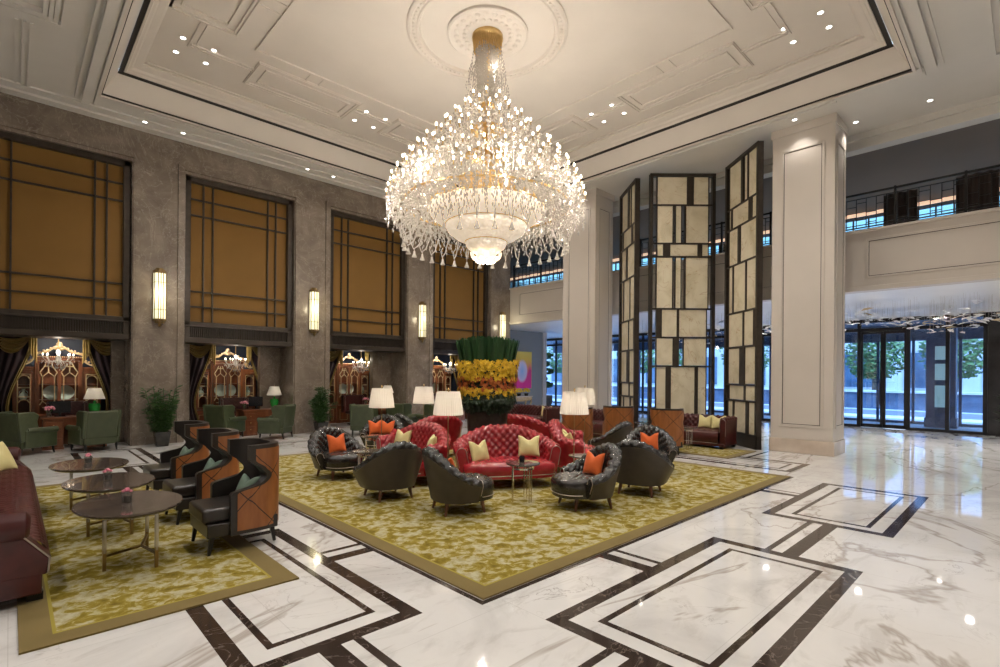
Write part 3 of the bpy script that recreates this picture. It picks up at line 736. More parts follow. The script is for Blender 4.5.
def make_tub():
    r = empty('tub_chair')
    path, T = u_path(.44, .49, 2.1, .16)
    h = lambda s: .83-.36*sm(abs(s)**1.15)
    lounge(r, path, T, h, .40, .078, .03, .115, .17, M['brownleather'], M['blackleather'], .125, .042)
    dome_seat(r, .13, .37, .335, 2.5, .42, .17, M['blackleather'], .125, .026)
    for x, y in ((.27, .22), (.27, -.22), (-.20, .22), (-.20, -.22)):
        splay_leg(r, x, y, .19, (.035*(1 if x > 0 else -1), .03*(1 if y > 0 else -1)))
    return r
def make_curved_sofa():
    r = empty('curved_sofa')
    path, T = u_path(.42, .88, 2.5, .22)
    h = lambda s: .92-.27*sm((abs(s)-.12)/.80)
    lounge(r, path, T, h, .38, .095, .05, .08, .17, M['redleather'], M['redleather'], .135, .052)
    dome_seat(r, .10, .42, .76, 4.5, .41, .17, M['redleather'], .15, .026)
    for x, y in ((.38, .68), (.38, -.68), (-.25, .6), (-.25, -.6)): splay_leg(r, x, y, .19, (.03*(1 if x > 0 else -1), .02))
    return r
def make_chesterfield(half=1.0):
    r = empty('chesterfield_sofa')
    path, T = u_path(.42, half, 9, .36)
    lounge(r, path, T, lambda s: .76, .42, .085, .02, .02, .09, M['burgundy'], M['burgundy'], .14, .045)
    b = MB()
    def f(u, v):
        y = (u-.5)*2*(half-.17); 
        if v < .72: x = -.25+.70*v/.72; return (x, y, .44+.016*tuft(x, y, .15, .15)-.03*max(0, v/.72-.9)*10)
        w_ = (v-.72)/.28; return (.45+.03*sin(pi*w_), y, .41-.29*w_)
    b.grid(f, int(half*2/.026), 40).build('seat', M['burgundy'], r, angle=80)
    MB().bb((-.38, -half+.03, .06), (.46, half-.03, .13)).build('base_rail', M['burgundy'], r, bevel=.01)
    MB().tube([(.488, -half+.17, .14), (.488, half-.17, .14)], .006, 6).build('nail_trim', M['piping'], r)
    for x in (-.32, .40):
        for y in (-half+.1, half-.1): MB().bb((x-.04, y-.04, 0), (x+.04, y+.04, .075)).build('leg', M['black'], r, bevel=.006)
    return r
def make_wing():
    # high-backed lounge chair: quilted orange outside, dark leather inside
    r = empty('wing_chair'); A, B, ZB, ZT = .36, .37, .17, 1.05
    def front(z):
        if z < .58: return .17
        if z < .66: return .17-.29*sm((z-.58)/.08)
        if z < .80: return -.12-.06*sin(pi*(z-.66)/.14)
        if z < .90: return -.12+.12*sm((z-.80)/.10)
        return .0
    def plan(t, xf, off):   # t in [-1,1]
        s = 1 if t > 0 else -1; t = abs(t)
        Ls = xf+0.0; La = 1.18*(A+B)/2*1.3
        a_ = La/(La+max(Ls+.0, .001)+.0) if Ls > 0 else 1
        if Ls <= 0:
            th = t*math.acos(min(.98, (-Ls/A)**1.25))
            return (-(A+off)*max(cos(th), 0)**.8, s*(B+off)*sin(th)**.55)
        if t <= a_: th = t/a_*pi/2; return (-(A+off)*max(cos(th), 0)**.8, s*(B+off)*sin(th)**.55)
        return ((t-a_)/(1-a_)*Ls, s*(B+off))
    zs = [ZB+(ZT-ZB)*j/46 for j in range(47)]
    def surf(off, z0=0, z1=46, trim=0):
        mb = MB()
        def f(u, v):
            z = zs[z0]+(zs[z1]-zs[z0])*v; x, y = plan((2*u-1)*(1-trim), front(z)-(.035 if trim else 0), off); return (x, y, z)
        def uv(u, v):
            z = zs[z0]+(zs[z1]-zs[z0])*v; x, y = plan((2*u-1)*(1-trim), front(z), off)
            th = atan2(y, -min(x, 0)); return ((th*.38 if x < 0 else math.copysign(.38*pi/2+x, y))*.78+.1, z*.78)
        return mb.grid(f, 64, 46, uv=uv)
    out = surf(0); inn = surf(-.075); mb = MB(); mb.add(out.v, out.f); n = len(mb.v); mb.add(inn.v, [tuple(reversed(q)) for q in inn.f])
    nu, nv = 65, 47; edge = [i*nv+nv-1 for i in range(nu)]
    bd = [0*nv+j for j in range(nv)]+[i*nv+nv-1 for i in range(1, nu)]+[(nu-1)*nv+j for j in range(nv-2, -1, -1)]
    for k in range(len(bd)-1): mb.f.append((bd[k], bd[k+1], bd[k+1]+n, bd[k]+n))
    mb.build('frame', M['darkleather'], r, angle=50)
    pn = surf(.008, 2, 44, .03); pn.build('quilted_panel', M['orangepanel'], r, angle=50)
    MB().bb((-.24, -.285, .30), (.40, .285, .445)).build('seat_cushion', M['darkleather'], r, bevel=.035, seg=4)
    MB().bb((-.30, -.33, .17), (.37, .33, .30)).build('seat_rail', M['darkleather'], r, bevel=.01)
    for x, y in ((.32, .30), (.32, -.30), (-.26, .24), (-.26, -.24)):
        MB().tube([(0, 0, .19), (.03*(1 if x > 0 else -1.2), 0, 0)], [.033, .018], 4).build('leg', M['black'], r, angle=30).location = (x, y, 0)
    return r
def make_green():
    r = empty('green_wing_chair'); g = M['greenleather']
    MB().box((-.33, 0, .60), (.11, .66, .64), ry=-.14).build('backrest', g, r, bevel=.045, seg=4)
    for s in (-1, 1):
        pr = [(-.36, .30), (.10, .30), (.12, .50), (-.02, .56), (-.06, .72), (-.02, .86), (-.12, .93), (-.44, .93)]
        a, b = (.30*s, .37*s); MB().prism(pr, 'y', min(a, b), max(a, b)).build('wing', g, r, bevel=.025, seg=3)
        MB().tube([(-.25, .35*s, .53), (.32, .37*s, .53)], [.06, .065], 12).build('arm', g, r)
        a, b = (.31*s, .39*s); MB().bb((-.3, min(a, b), .16), (.32, max(a, b), .54)).build('arm_panel', g, r, bevel=.02)
    MB().bb((-.28, -.31, .30), (.36, .31, .44)).build('seat_cushion', g, r, bevel=.04, seg=4)
    MB().bb((-.34, -.33, .15), (.32, .33, .31)).build('seat_rail', g, r, bevel=.015)
    for x, y in ((.27, .32), (.27, -.32), (-.32, .3), (-.32, -.3)): splay_leg(r, x, y, .16, (.03*(1 if x > 0 else -1), 0), 'black', .024)
    return r
def make_pillow(m, w=.36, chop=.065, th=.07, name='throw_pillow'):
    mb = MB()
    def side(sg):
        def f(u, v):
            a, b = 2*u-1, 2*v-1; e = (1-a*a)*(1-b*b)
            x = a*w/2*(1-.06*(1-b*b)); z = b*w/2*(1-.10*(1-a*a))
            if b > 0: z -= chop*exp(-(a/.42)**2)*b*b
            t = th*max(e, 0)**.42*(1-.45*exp(-(a/.25)**2)*max(b, 0))
            return (sg*t, x, z+w/2)
        return f
    mb.grid(side(1), 22, 22); mb.grid(side(-1), 22, 22)
    return mb.build(name, m, None, angle=60)
def rot_pillow(o, loc, rz, tilt):
    o.matrix_world = Matrix.Translation(loc) @ Matrix.Rotation(rz, 4, 'Z') @ Matrix.Rotation(-tilt, 4, 'Y')
pil = {}
PW = {'orange': .92, 'green': .85}
def pillow(kind, seatpos, rz, off, label, group=None, tilt=.35, yaw=0, z=.46, w=None):
    """off = (forward, left) from the seat's centre; leans on the backrest"""
    key = kind
    if key not in pil: pil[key] = make_pillow(M['pillow_'+kind]); o = pil[key]
    else: o = pil[key].copy(); C.objects.link(o)
    f = Vector((cos(rz), sin(rz), 0)); l = Vector((-sin(rz), cos(rz), 0))
    p = Vector(seatpos)+f*off[0]+l*off[1]; p.z = z
    rot_pillow(o, p, rz+yaw, tilt); q_ = PW.get(kind, 1); o.scale = (q_, q_, q_); return tag(o, label, 'cushion', group)

def leg_bracket(root, pts, ztop, z0=.0):
    """steel and acrylic legs joined low down by a curved bronze stretcher"""
    for x, y in pts:
        MB().tube([(x, y, .16), (x, y, ztop)], .017, 10).build('leg', M['acrylic'], root)
        MB().bb((x-.014, y-.014, z0), (x+.014, y+.014, .19)).build('leg_foot', M['oldbrass'], root, bevel=.002)
def make_oval():
    r = empty('oval_coffee_table')
    mb = MB(); n = 64; a, b = .42, .55
    prof = [(0, .525), (.93, .525), (.985, .545), (1, .557), (.99, .566), (0, .568)]
    vs = []; 
    for i in range(n):
        t = 2*pi*i/n
        for k, z in prof: vs.append((a*k*cos(t), b*k*sin(t), z))
    m_ = len(prof); fs = [(i*m_+j, ((i+1) % n)*m_+j, ((i+1) % n)*m_+j+1, i*m_+j+1) for i in range(n) for j in range(m_-1)]
    mb.add(vs, fs).build('tabletop', M['oak_dark'], r)
    mb = MB(); vs = []
    MB().lathe([(.0, .0), (.24, 0), (.24, .03), (0, .03)], 32, (0, 0, .495)).build('underplate', M['oldbrass'], r)
    P = [(-.20, -.12), (.16, -.32), (.20, .38)]
    leg_bracket(r, P, .52)
    cn = (.10, .02)
    mb = MB()
    for p in P:
        q = [(p[0]+(cn[0]-p[0])*t, p[1]+(cn[1]-p[1])*t, .13+.035*sin(pi*t)*0) for t in (0, .5, 1)]; mb.tube(q, .014, 6)
    mb.build('stretcher', M['oldbrass'], r)
    return r
def make_side():
    r = empty('side_table')
    MB().lathe([(0, .52), (.225, .52), (.245, .53), (.245, .545), (0, .55)], 40).build('tabletop', M['oak_dark'], r)
    for k in range(3):
        a = 2*pi*k/3+.5
        for d in (-.14, .14):
            MB().tube([(.15*cos(a+d), .15*sin(a+d), 0), (.15*cos(a+d), .15*sin(a+d), .52)], .009, 8).build('leg', M['chrome'], r)
    MB().lathe([(.10, .46), (.16, .46), (.16, .48), (.10, .48)], 24, caps=False).build('apron_ring', M['chrome'], r)
    return r
def make_lamp():
    r = empty('floor_lamp')
    MB().lathe([(0, 0), (.15, 0), (.15, .012), (.03, .022), (.012, .05), (0, .05)], 32).build('base', M['oldbrass'], r)
    MB().tube([(0, 0, .04), (0, 0, 1.56)], .008, 8).build('pole', M['oldbrass'], r)
    MB().lathe([(.232, 1.165), (.222, 1.26), (.205, 1.38), (.178, 1.525)], 160, ripple=lambda i: 1+.018*(i % 4 in (1, 2)), caps=False).build('lamp_shade', M['shade'], r, angle=20)
    MB().lathe([(0, 1.54), (.012, 1.545), (.016, 1.565), (0, 1.59)], 12).build('finial', M['brass'], r)
    MB().blob((0, 0, 1.33), .03).build('bulb', M['bulb'], r)
    return r
def make_vase():
    r = empty('bud_vase')
    MB().lathe([(0, 0), (.042, .003), (.044, .09), (.046, .095), (.040, .098), (.038, .01), (0, .012)], 16, caps=False).build('glass_pot', M['clearglass'], r)
    MB().lathe([(0, .006), (.036, .01), (.036, .065), (0, .068)], 12).build('pebbles', M['pot'], r)
    mb = MB(); rnd = random.Random(3)
    for k in range(9):
        a = 2*pi*k/9*1.6; rr = .004+.014*(k % 3); c = (rr*cos(a), rr*sin(a), .125-.010*(k % 3))
        mb.blob(c, (.017, .017, .013), 6, 4)
    mb.build('bloom', M['pink'], r)
    return r
# ---------------------------------------------------------------- placement

# ================================================================ RUGS
def rug(name, x0, y0, x1, y1, label):
    r = tag(empty(name, (x0, y0, 0)), label, 'carpet'); W_, H_ = x1-x0, y1-y0; b = .17
    mb = MB()
    for a, c, d, e in ring(0, 0, W_, H_, b): mb.bb((a, c, .001), (d, e, CARP))
    mb.build('border', M['carpetborder'], r, smooth=False)
    mb = MB()
    for a, c, d, e in ring(b, b, W_-b, H_-b, .022): mb.bb((a, c, .001), (d, e, CARP))
    mb.build('border_line', M['carpetline'], r, smooth=False)
    MB().bb((b+.022, b+.022, .001), (W_-b-.022, H_-b-.022, CARP)).build('field', M['carpet'], r, smooth=False)
rug('carpet_rug', 2.74, 3.03, 10.2, 11.35, 'large patterned olive and yellow carpet under the ring of red sofas')
rug('carpet_rug', .05, 4.44, 1.84, 10.75, 'long patterned yellow carpet under the three oval tables')
rug('carpet_rug', 11.42, 4.62, 13.05, 12.2, 'narrow yellow carpet under the burgundy sofa by the onyx screens')

# ================================================================ CENTRAL GROUP
VC = Vector((6.72, 7.36, CARP))
sd = head(.23, -.97)
sofa = make_curved_sofa()
sl = ['red tufted leather sofa with a camel back facing the camera, front one of the ring',
      'red tufted leather sofa on the right of the flower planter, turned to the entrance',
      'red tufted leather sofa behind the flower planter on the right, only its back showing',
      'red tufted leather sofa behind the flower planter on the left, only its back showing',
      'red tufted leather sofa on the left of the flower planter, turned to the green chairs']
spos = []
SA = [0, radians(68), radians(142), radians(-142), radians(-62)]
for i in range(5):
    a = sd+SA[i]; rr = (1.55, 1.62, 1.62, 1.62, 1.68)[i]
    p = VC+Vector((cos(a), sin(a), 0))*rr
    place(sofa, i, p, a, sl[i], 'sofa', 'red sofas around the flower planter'); spos.append((p, a))
PY = 'pale yellow cushions on the red sofas'
pillow('yellow', spos[0][0], spos[0][1], (.10, .36), 'pale yellow cushion at the right end of the front red sofa', PY, yaw=-.25)
pillow('yellow', spos[0][0], spos[0][1], (.12, -.44), 'pale yellow cushion at the left end of the front red sofa', PY, yaw=.5, z=.40)
pillow('yellow', spos[4][0], spos[4][1], (-.02, -.45), 'pale yellow cushion on the left red sofa, near its far end', PY, yaw=.3)
pillow('yellow', spos[4][0], spos[4][1], (.02, .50), 'pale yellow cushion on the left red sofa beside the brass floor lamp pole', PY, yaw=-.5)
pillow('yellow', spos[1][0], spos[1][1], (.0, -.48), 'pale yellow cushion on the right red sofa, directly behind the lamp pole', PY, yaw=.6)
pillow('yellow', spos[1][0], spos[1][1], (-.02, -.18), 'pale yellow cushion on the right red sofa, the one leaning toward its middle', PY, yaw=.1)

tub = make_tub(); TG = 'black tufted tub chairs on the large carpet'
tubs = [(338, 8.95, (.72, -.70), 'black tufted tub chair with an orange cushion, furthest left on the large carpet'),
        (390, 7.45, (-.60, .80), 'tub chair seen from behind in front of the left red sofa, no cushion showing'),
        (457, 6.75, (.88, .42), 'tub chair turned sideways left of the small steel-legged table, orange cushion half hidden'),
        (588, 7.05, (-.88, -.30), 'tub chair right of the small steel-legged table, facing left with an orange cushion'),
        (640, 7.85, (.50, .86), 'tub chair seen from behind, nearest the right edge of the large carpet'),
        (650, 9.55, (-.25, -.97), 'black tufted tub chair with an orange cushion facing the camera on the right'),
        (611, 10.9, (-.72, .70), 'dark tub chair with plain side showing, behind the right red sofa'),
        (383, 11.7, (.05, -1.0), 'black tufted tub chair with two orange cushions in front of the green chair'),
        (413, 12.5, (.75, .65), 'dark tub chair behind the left red sofa, only its rim showing')]
tp = []
for i, (px, d, f, lb) in enumerate(tubs):
    p = at(px, d, CARP); a = head(*f); place(tub, i, p, a, lb, 'armchair', TG); tp.append((p, a))
OG = 'orange cushions on the tub chairs'
def op(i, off, lb, yaw=0, tilt=.3): pillow('orange', tp[i][0], tp[i][1], off, lb, OG, tilt, yaw, z=.43)
op(0, (.02, .0), 'orange velvet cushion in the tub chair furthest left', 0)
op(2, (-.08, -.02), 'orange velvet cushion barely showing over the rim of the sideways tub chair', .2)
op(3, (-.05, .02), 'orange velvet cushion in the tub chair right of the small round table', .3)
op(5, (.0, .0), 'orange velvet cushion in the tub chair facing the camera on the right', 0)
op(7, (.0, -.14), 'orange velvet cushion in the far tub chair, left one of its pair', .5)
op(7, (.08, .10), 'orange velvet cushion in the far tub chair, right one of its pair', -.2)

side = make_side(); SG = 'small round side tables'
sts = [((5.28, 5.02, CARP), 'small round steel-legged table standing in front of the front red sofa'),
       (at(374, 10.3, CARP), 'small round table between the two tub chairs at the left'),
       (at(368, 8.3, CARP), 'small round table partly hidden behind the tub chair seen from behind, left'),
       (at(585, 8.0, CARP), 'small round table at the foot of the large right floor lamp'),
       (at(687, 12.6, CARP), 'small dark table before the burgundy sofa by the onyx screens'),
       (at(643, 14.0, CARP), 'small dark table between the two orange wing chairs'),
       (at(588, 13.6, CARP), 'small dark table left of the two orange wing chairs, by the far lamp')]
for i, (p, lb) in enumerate(sts): place(side, i, p, .3*i, lb, 'side table', SG)
jar = tag(empty('candle_jar', (5.30, 5.06, CARP+.55)), 'small dark glass candle jar on the steel-legged table', 'candle jar')
MB().lathe([(0, 0), (.035, 0), (.042, .05), (.035, .085), (.03, .085), (.03, .02), (0, .02)], 20, caps=False).build('jar', M['screen'], jar)
MB().lathe([(0, .015), (.028, .015), (.028, .05), (0, .055)], 16).build('candle', M['white'], jar)

lamp = make_lamp(); LG = 'pleated floor lamps'
lps = [(448.5, 8.0, 'brass floor lamp with pleated shade in the gap left of the front red sofa'),
       (574.5, 8.35, 'brass floor lamp with pleated shade in the gap right of the front red sofa'),
       (382, 9.6, 'brass floor lamp with pleated shade, furthest left of the group'),
       (424, 11.1, 'brass floor lamp with pleated shade, second from the left, in front of the green chairs'),
       (585, 11.2, 'brass floor lamp with pleated shade standing behind the large right lamp')]
for i, (px, d, lb) in enumerate(lps):
    p = at(px, d, CARP); place(lamp, i, p, 0, lb, 'lamp', LG)
    light('POINT', 'lamp_glow', (p.x, p.y, 1.33), 5, (1, .86, .66), .04)

# flower arrangement in the middle
fa = tag(empty('flower_arrangement', VC), 'tall reeds and yellow and orange orchids in a dark planter inside the sofa ring', 'flowers')
rnd = random.Random(11)
MB().lathe([(0, 0), (.34, 0), (.36, .3), (.39, .9), (.41, 1.16), (.38, 1.16), (.37, 1.08), (0, 1.08)], 48).build('planter', M['planter'], fa)
mb = MB()
for k in range(700):
    a = rnd.random()*2*pi; u = rnd.random(); r0 = .30*sqrt(rnd.random()); top = 2.38+.12*(1-u*.6)+rnd.uniform(-.04, .05)
    r1 = .12+.50*sqrt(u); b0 = Vector((.66*r1*cos(a), .66*r1*sin(a), 1.55)); b1 = Vector((1.0*r1*cos(a), 1.0*r1*sin(a), top))
    t = Vector((-sin(a+rnd.uniform(-1, 1)), cos(a+rnd.uniform(-1, 1)), 0))*.022; md = b0.lerp(b1, .55)
    mb.add([b0-t*.6, b0+t*.6, md-t, md+t, b1-t*.7, b1+t*.7], [(0, 1, 3, 2), (2, 3, 5, 4)])
tag(mb.build('reed_blades', M['blade'], fa, smooth=False), kind='stuff')
MB().lathe([(0, 1.1), (.38, 1.1), (.44, 1.3), (.47, 1.98), (.4, 2.02), (0, 2.02)], 32).build('inner_foliage', M['darkleaf'], fa)
def blooms(mb, z0, z1, r0, r1, n, sz):
    for k in range(n):
        a = 2*pi*rnd.random(); t = rnd.random(); z = z0+(z1-z0)*t; r = (r0+(r1-r0)*t)*rnd.uniform(.90, 1.08)
        c = Vector((r*cos(a), r*sin(a), z)); out = Vector((cos(a), sin(a), rnd.uniform(-.1, .5))).normalized()
        e = out.orthogonal().normalized(); g = out.cross(e); ph = rnd.random()*6
        for q in range(5):
            b = ph+2*pi*q/5; d = e*cos(b)+g*sin(b); s_ = out.cross(d); w = sz*rnd.uniform(.8, 1.2)
            mb.add([c, c+d*w*.6+s_*w*.32+out*w*.2, c+d*w+out*w*.1, c+d*w*.6-s_*w*.32+out*w*.2], [(0, 1, 2, 3)])
for nm, mt, args in (('yellow_orchids', 'yellowbloom', [(1.70, 2.05, .53, .58, 760, .048), (1.34, 1.54, .51, .54, 640, .042)]),
                     ('orange_orchids', 'orangebloom', [(1.50, 1.74, .52, .55, 520, .038)])):
    mb = MB()
    for a_ in args: blooms(mb, *a_)
    tag(mb.build(nm, M[mt], fa, smooth=False), kind='stuff')
mb = MB(); blooms(mb, 1.12, 1.36, .38, .54, 420, .10); blooms(mb, 1.3, 2.0, .47, .52, 400, .06)
tag(mb.build('collar_leaves', M['darkleaf'], fa, smooth=False), kind='stuff')

# ================================================================ LEFT GROUP
wing = make_wing(); WG = 'orange quilted wing chairs'
wpos = [((1.76, 5.86, CARP), pi, 'orange-backed wing chair nearest the camera, beside the first oval table'),
        ((1.78, 7.25, CARP), pi, 'orange-backed wing chair in the middle of the row of three'),
        ((1.80, 8.68, CARP), pi, 'orange-backed wing chair at the far end of the row of three'),
        (at(667, 12.0, CARP), head(.25, .97), 'orange quilted wing chair seen from behind, left of the burgundy sofa by the screens'),
        (at(618.5, 12.8, CARP), head(.15, .98), 'orange quilted wing chair seen from behind, between the far lamps and the onyx screen'),
        (at(577, 12.2, CARP), head(.05, 1), 'orange quilted wing chair mostly hidden behind the large right lamp')]
for i, (p, a, lb) in enumerate(wpos):
    place(wing, i, p, a, lb, 'armchair', WG)
GG = 'sage cushions on the wing chairs'
for i, lb in enumerate(['sage green silk cushion in the nearest wing chair', 'sage green silk cushion in the middle wing chair', 'sage green silk cushion in the furthest wing chair of the row']):
    pillow('green', wpos[i][0], pi, (-.02, .05), lb, GG, .45, .3, z=.43)
oval = make_oval(); vase = make_vase()
for i, ((x, y), lb, vl) in enumerate([((.82, 5.88), 'oval dark-topped table with clear legs nearest the camera', 'tiny pink flower pot on the nearest oval table'),
        ((.82, 7.20), 'oval dark-topped table in the middle of the three', 'tiny pink flower pot on the middle oval table'),
        ((.78, 8.72), 'oval dark-topped table furthest of the three', 'tiny flower pot on the furthest oval table')]):
    place(oval, i, (x, y, CARP), .0, lb, 'coffee table', 'oval coffee tables')
    place(vase, i, (x-.02, y+.0, CARP+.568), i, vl, 'flower pot', 'flower pots on the oval tables')
ches = make_chesterfield(1.0)
def big_left_sofa():
    r = tag(empty('chesterfield_sofa', (-.27, 7.75, 0)), 'large burgundy leather sofa at the left edge, facing the oval tables', 'sofa'); b = M['burgundy']; h = 2.45
    # base and seat
    MB().bb((-.62, -h+.02, .075), (.46, h-.02, .24)).build('base_rail', b, r, bevel=.012)
    s = MB()
    def f(u, v):
        y = (u-.5)*2*(h-.24)
        if v < .66: x = -.42+.86*v/.66; return (x, y, .46+.03*tuft(x, y, .11, .11)-.03*sm((x-.3)/.14))
        w_ = (v-.66)/.34; return (.44+.075*sin(pi*w_*.75)+.02*tuft(w_*.3, y, .11, .11)*(1-w_), y, .435-.25*w_)
    s.grid(f, 190, 56).build('seat', b, r, angle=80)
    for sg in (-1, 1):
        y0 = sg*(h-.02); y1 = sg*(h-.26)
        pr = [(-.60, .22), (.49, .22), (.51, .34), (.34, .55), (-.60, .55)]
        MB().prism(pr, 'y', min(y0, y1), max(y0, y1)).build('arm_panel', b, r, bevel=.015)
        a = MB(); yc = sg*(h-.10)
        a.tube([(-.66, yc, .60), (-.2, yc, .605), (.24, yc, .605), (.36, yc, .60), (.39, yc, .598)], [.115, .12, .12, .115, .07], 20); a.build('arm_roll', b, r)
        MB().tube([(.34, y0+sg*.004, .55), (.503, y0+sg*.004, .35), (.495, y0+sg*.004, .24)], .007, 6).build('nail_trim', M['piping'], r)
    k = MB()
    def g(u, v):
        y = (u-.5)*2*(h-.02)
        if v < .55: return (-.42-.14*(v/.55), y, .44+.36*(v/.55)+0*y) if False else (-.42-.12*v/.55+.02*tuft(y, v*.7, .12, .12), y, .44+.34*v/.55)
        a = (v-.55)/.45*pi*1.1; return (-.62+.085*cos(a), y, .78+.085*sin(a))
    k.grid(g, 150, 40).build('backrest', b, r, angle=80)
    MB().bb((-.70, -h+.02, .1), (-.60, h-.02, .78)).build('back_panel', b, r, bevel=.02)
    for x in (-.6, .42):
        for y in (-h+.14, h-.14): MB().bb((x-.05, y-.06, 0), (x+.05, y+.06, .078)).build('foot', M['black'], r, bevel=.006)
big_left_sofa()
pillow('yellow', (-.27, 7.75, 0), 0, (.22, 1.72), 'pale yellow cushion propped at the far arm of the burgundy sofa, left edge', None, .5, -.7, z=.45).scale = (1.25, 1.25, 1.25)

# ================================================================ RIGHT GROUP BY THE SCREENS
cs = [((13.12, 6.22, CARP), pi, 'burgundy tufted sofa with two pale yellow cushions before the right onyx screen'),
      ((12.62, 8.95, CARP), pi, 'burgundy tufted sofa glimpsed between the two orange wing chairs'),
      ((12.6, 11.6, CARP), pi, 'burgundy tufted sofa glimpsed beside the far lamp, left of the wing chairs')]
for i, (p, a, lb) in enumerate(cs): place(ches, i, p, a, lb, 'sofa', 'burgundy sofas by the onyx screens')
YG = 'pale yellow cushions on the burgundy sofas'
pillow('yellow', cs[0][0], pi, (-.02, .28), 'pale yellow cushion on the burgundy sofa by the screen, left one of the pair', YG, .3, .1, z=.465)
pillow('yellow', cs[0][0], pi, (.0, .66), 'pale yellow cushion on the burgundy sofa by the screen, right one of the pair', YG, .3, .5, z=.465)
pillow('yellow', cs[2][0], pi, (.0, .62), 'pale yellow cushion on the burgundy sofa left of the wing chairs', YG, .3, .3, z=.465)

def screen(p0, p1, label, flip):
    a = Vector((*p0, 0)); b = Vector((*p1, 0)); d = b-a; Wd = d.length; rz = atan2(d.y, d.x)
    r = tag(empty('folding_screen', (a+b)/2, rz), label, 'screen', 'tall onyx screens between the columns')
    H_ = 7.66; t = .07; x0 = -Wd/2; fw_ = .085
    f = MB()
    f.bb((x0, -t, 0), (x0+fw_, t, H_)); f.bb((-x0-fw_, -t, 0), (-x0, t, H_)); f.bb((x0, -t, H_-.08), (-x0, t, H_)); f.bb((x0, -t, 0), (-x0, t, .34))
    f.build('frame', M['bronze'], r, bevel=.006)
    if flip == 0:
        rows = [(7.58, 6.78, [(.11, .57, 1), (.57, .665, 0), (.665, .90, 1)]), (6.74, 5.67, [(.11, .355, 1), (.355, .365, 0), (.395, .485, 1), (.535, .55, 0), (.55, .90, 1)]),
                (5.63, 5.29, [(.11, .21, 1), (.21, .31, 0), (.31, .74, 1), (.74, .80, 0), (.80, .90, 1)]), (5.25, 3.78, [(.105, .355, 1), (.355, .37, 0), (.395, .485, 1), (.535, .55, 0), (.55, .90, 1)]),
                (3.74, 2.95, [(.105, .19, 0), (.19, .43, 1), (.43, .455, 0), (.455, .88, 1)]), (2.91, 2.12, [(.11, .37, 1), (.37, .46, 0), (.53, .88, 1)]), (2.08, .34, [(.11, .265, 1), (.265, .335, 0), (.335, .71, 1), (.71, .75, 0), (.75, .88, 1)])]
    else:
        rows = [(7.58, 6.42, [(.10, .47, 1), (.47, .54, 0), (.57, .66, 1), (.66, .69, 0), (.69, .96, 1)]), (6.38, 5.85, [(.10, .16, 1), (.16, .20, 0), (.20, .70, 1), (.70, .80, 0), (.80, .96, 1)]),
                (5.81, 4.85, [(.10, .38, 1), (.38, .46, 0), (.46, .96, 1)]), (4.81, 3.55, [(.10, .22, 1), (.22, .25, 0), (.25, .62, 1), (.62, .65, 0), (.65, .96, 1)]),
                (3.51, 2.62, [(.10, .55, 1), (.55, .58, 0), (.58, .86, 1), (.86, .93, 0)]), (2.58, 1.62, [(.10, .46, 1), (.46, .62, 0), (.62, .95, 1)]), (1.58, 1.20, [(.14, .60, 1), (.60, .64, 0), (.64, .95, 1)]), (1.16, .34, [(.10, .26, 1), (.26, .30, 0), (.30, .66, 1), (.66, .74, 0), (.74, .95, 1)])]
        if flip == 1: pass
    g = MB(); X = lambda q: x0+Wd*q
    for zt, zb, cells in rows:
        g.bb((x0+.02, -.045, zb-.045), (-x0-.02, .045, zb))
        xs = set()
        for a_, b_, k in cells:
            if k: 
                MB().bb((X(a_)+.012, -.018, zb+.008), (X(b_)-.012, .018, zt-.008)).build('onyx_panel', M['onyx'], r, smooth=False); xs |= {round(X(a_), 4), round(X(b_), 4)}
            else: g.bb((X(a_), -.04, zb), (X(b_), .04, zt))
        for xx in xs: g.bb((xx-.012, -.035, zb), (xx+.012, .035, zt))
    g.build('lattice', M['bronze'], r, smooth=False)
screen((14.40, 9.33), (13.36, 8.11), 'tall onyx screen panel on the left, seen nearly edge-on beside the far column', 1)
screen((13.35, 7.71), (14.70, 6.40), 'tall onyx screen panel in the middle, facing the camera', 0)
screen((14.47, 5.94), (13.39, 4.69), 'tall onyx screen panel on the right, slanting toward the near column', 1)

# balcony railing
def railing(y0, y1, label):
    r = tag(empty('balcony_railing', (15.32, (y0+y1)/2, 5.46)), label, 'railing', 'dark balcony railings'); o = (y0+y1)/2
    a, b = y0-o, y1-o; t = MB(); t.bb((-.03, a, .90), (.03, b, .95)); t.bb((-.02, a, .80), (.02, b, .82)); t.bb((-.02, a, .08), (.02, b, .105)); t.bb((-.02, a, .15), (.02, b, .165))
    t.build('rail', M['black'], r, smooth=False)
    n = max(2, int((b-a)/1.25)); 
    for i in range(n+1):
        y = a+.03+(b-a-.06)*i/n; MB().bb((-.03, y-.025, 0), (.03, y+.025, .97)).build('post', M['black'], r, smooth=False)
    g = MB(); m_ = int((b-a)/.20)
    for i in range(m_):
        y = a+(b-a)*(i+.5)/m_; g.bb((-.01, y-.008, .10), (.01, y+.008, .82))
        k = i % 3; z = (.28, .62, .45)[k]; g.bb((-.01, y, z), (.01, y+(b-a)/m_, z+.014)); z2 = (.70, .36, .20)[k]; g.bb((-.01, y, z2), (.01, y+(b-a)/m_, z2+.014))
    g.build('lattice', M['black'], r, smooth=False)
railing(-1.5, 3.6, 'dark metal balcony railing right of the near panelled column')
railing(3.7, 9.2, 'dark metal balcony railing glimpsed between the onyx screens')
railing(10.6, 15.2, 'dark metal balcony railing at the left, beyond the crystal chandelier')
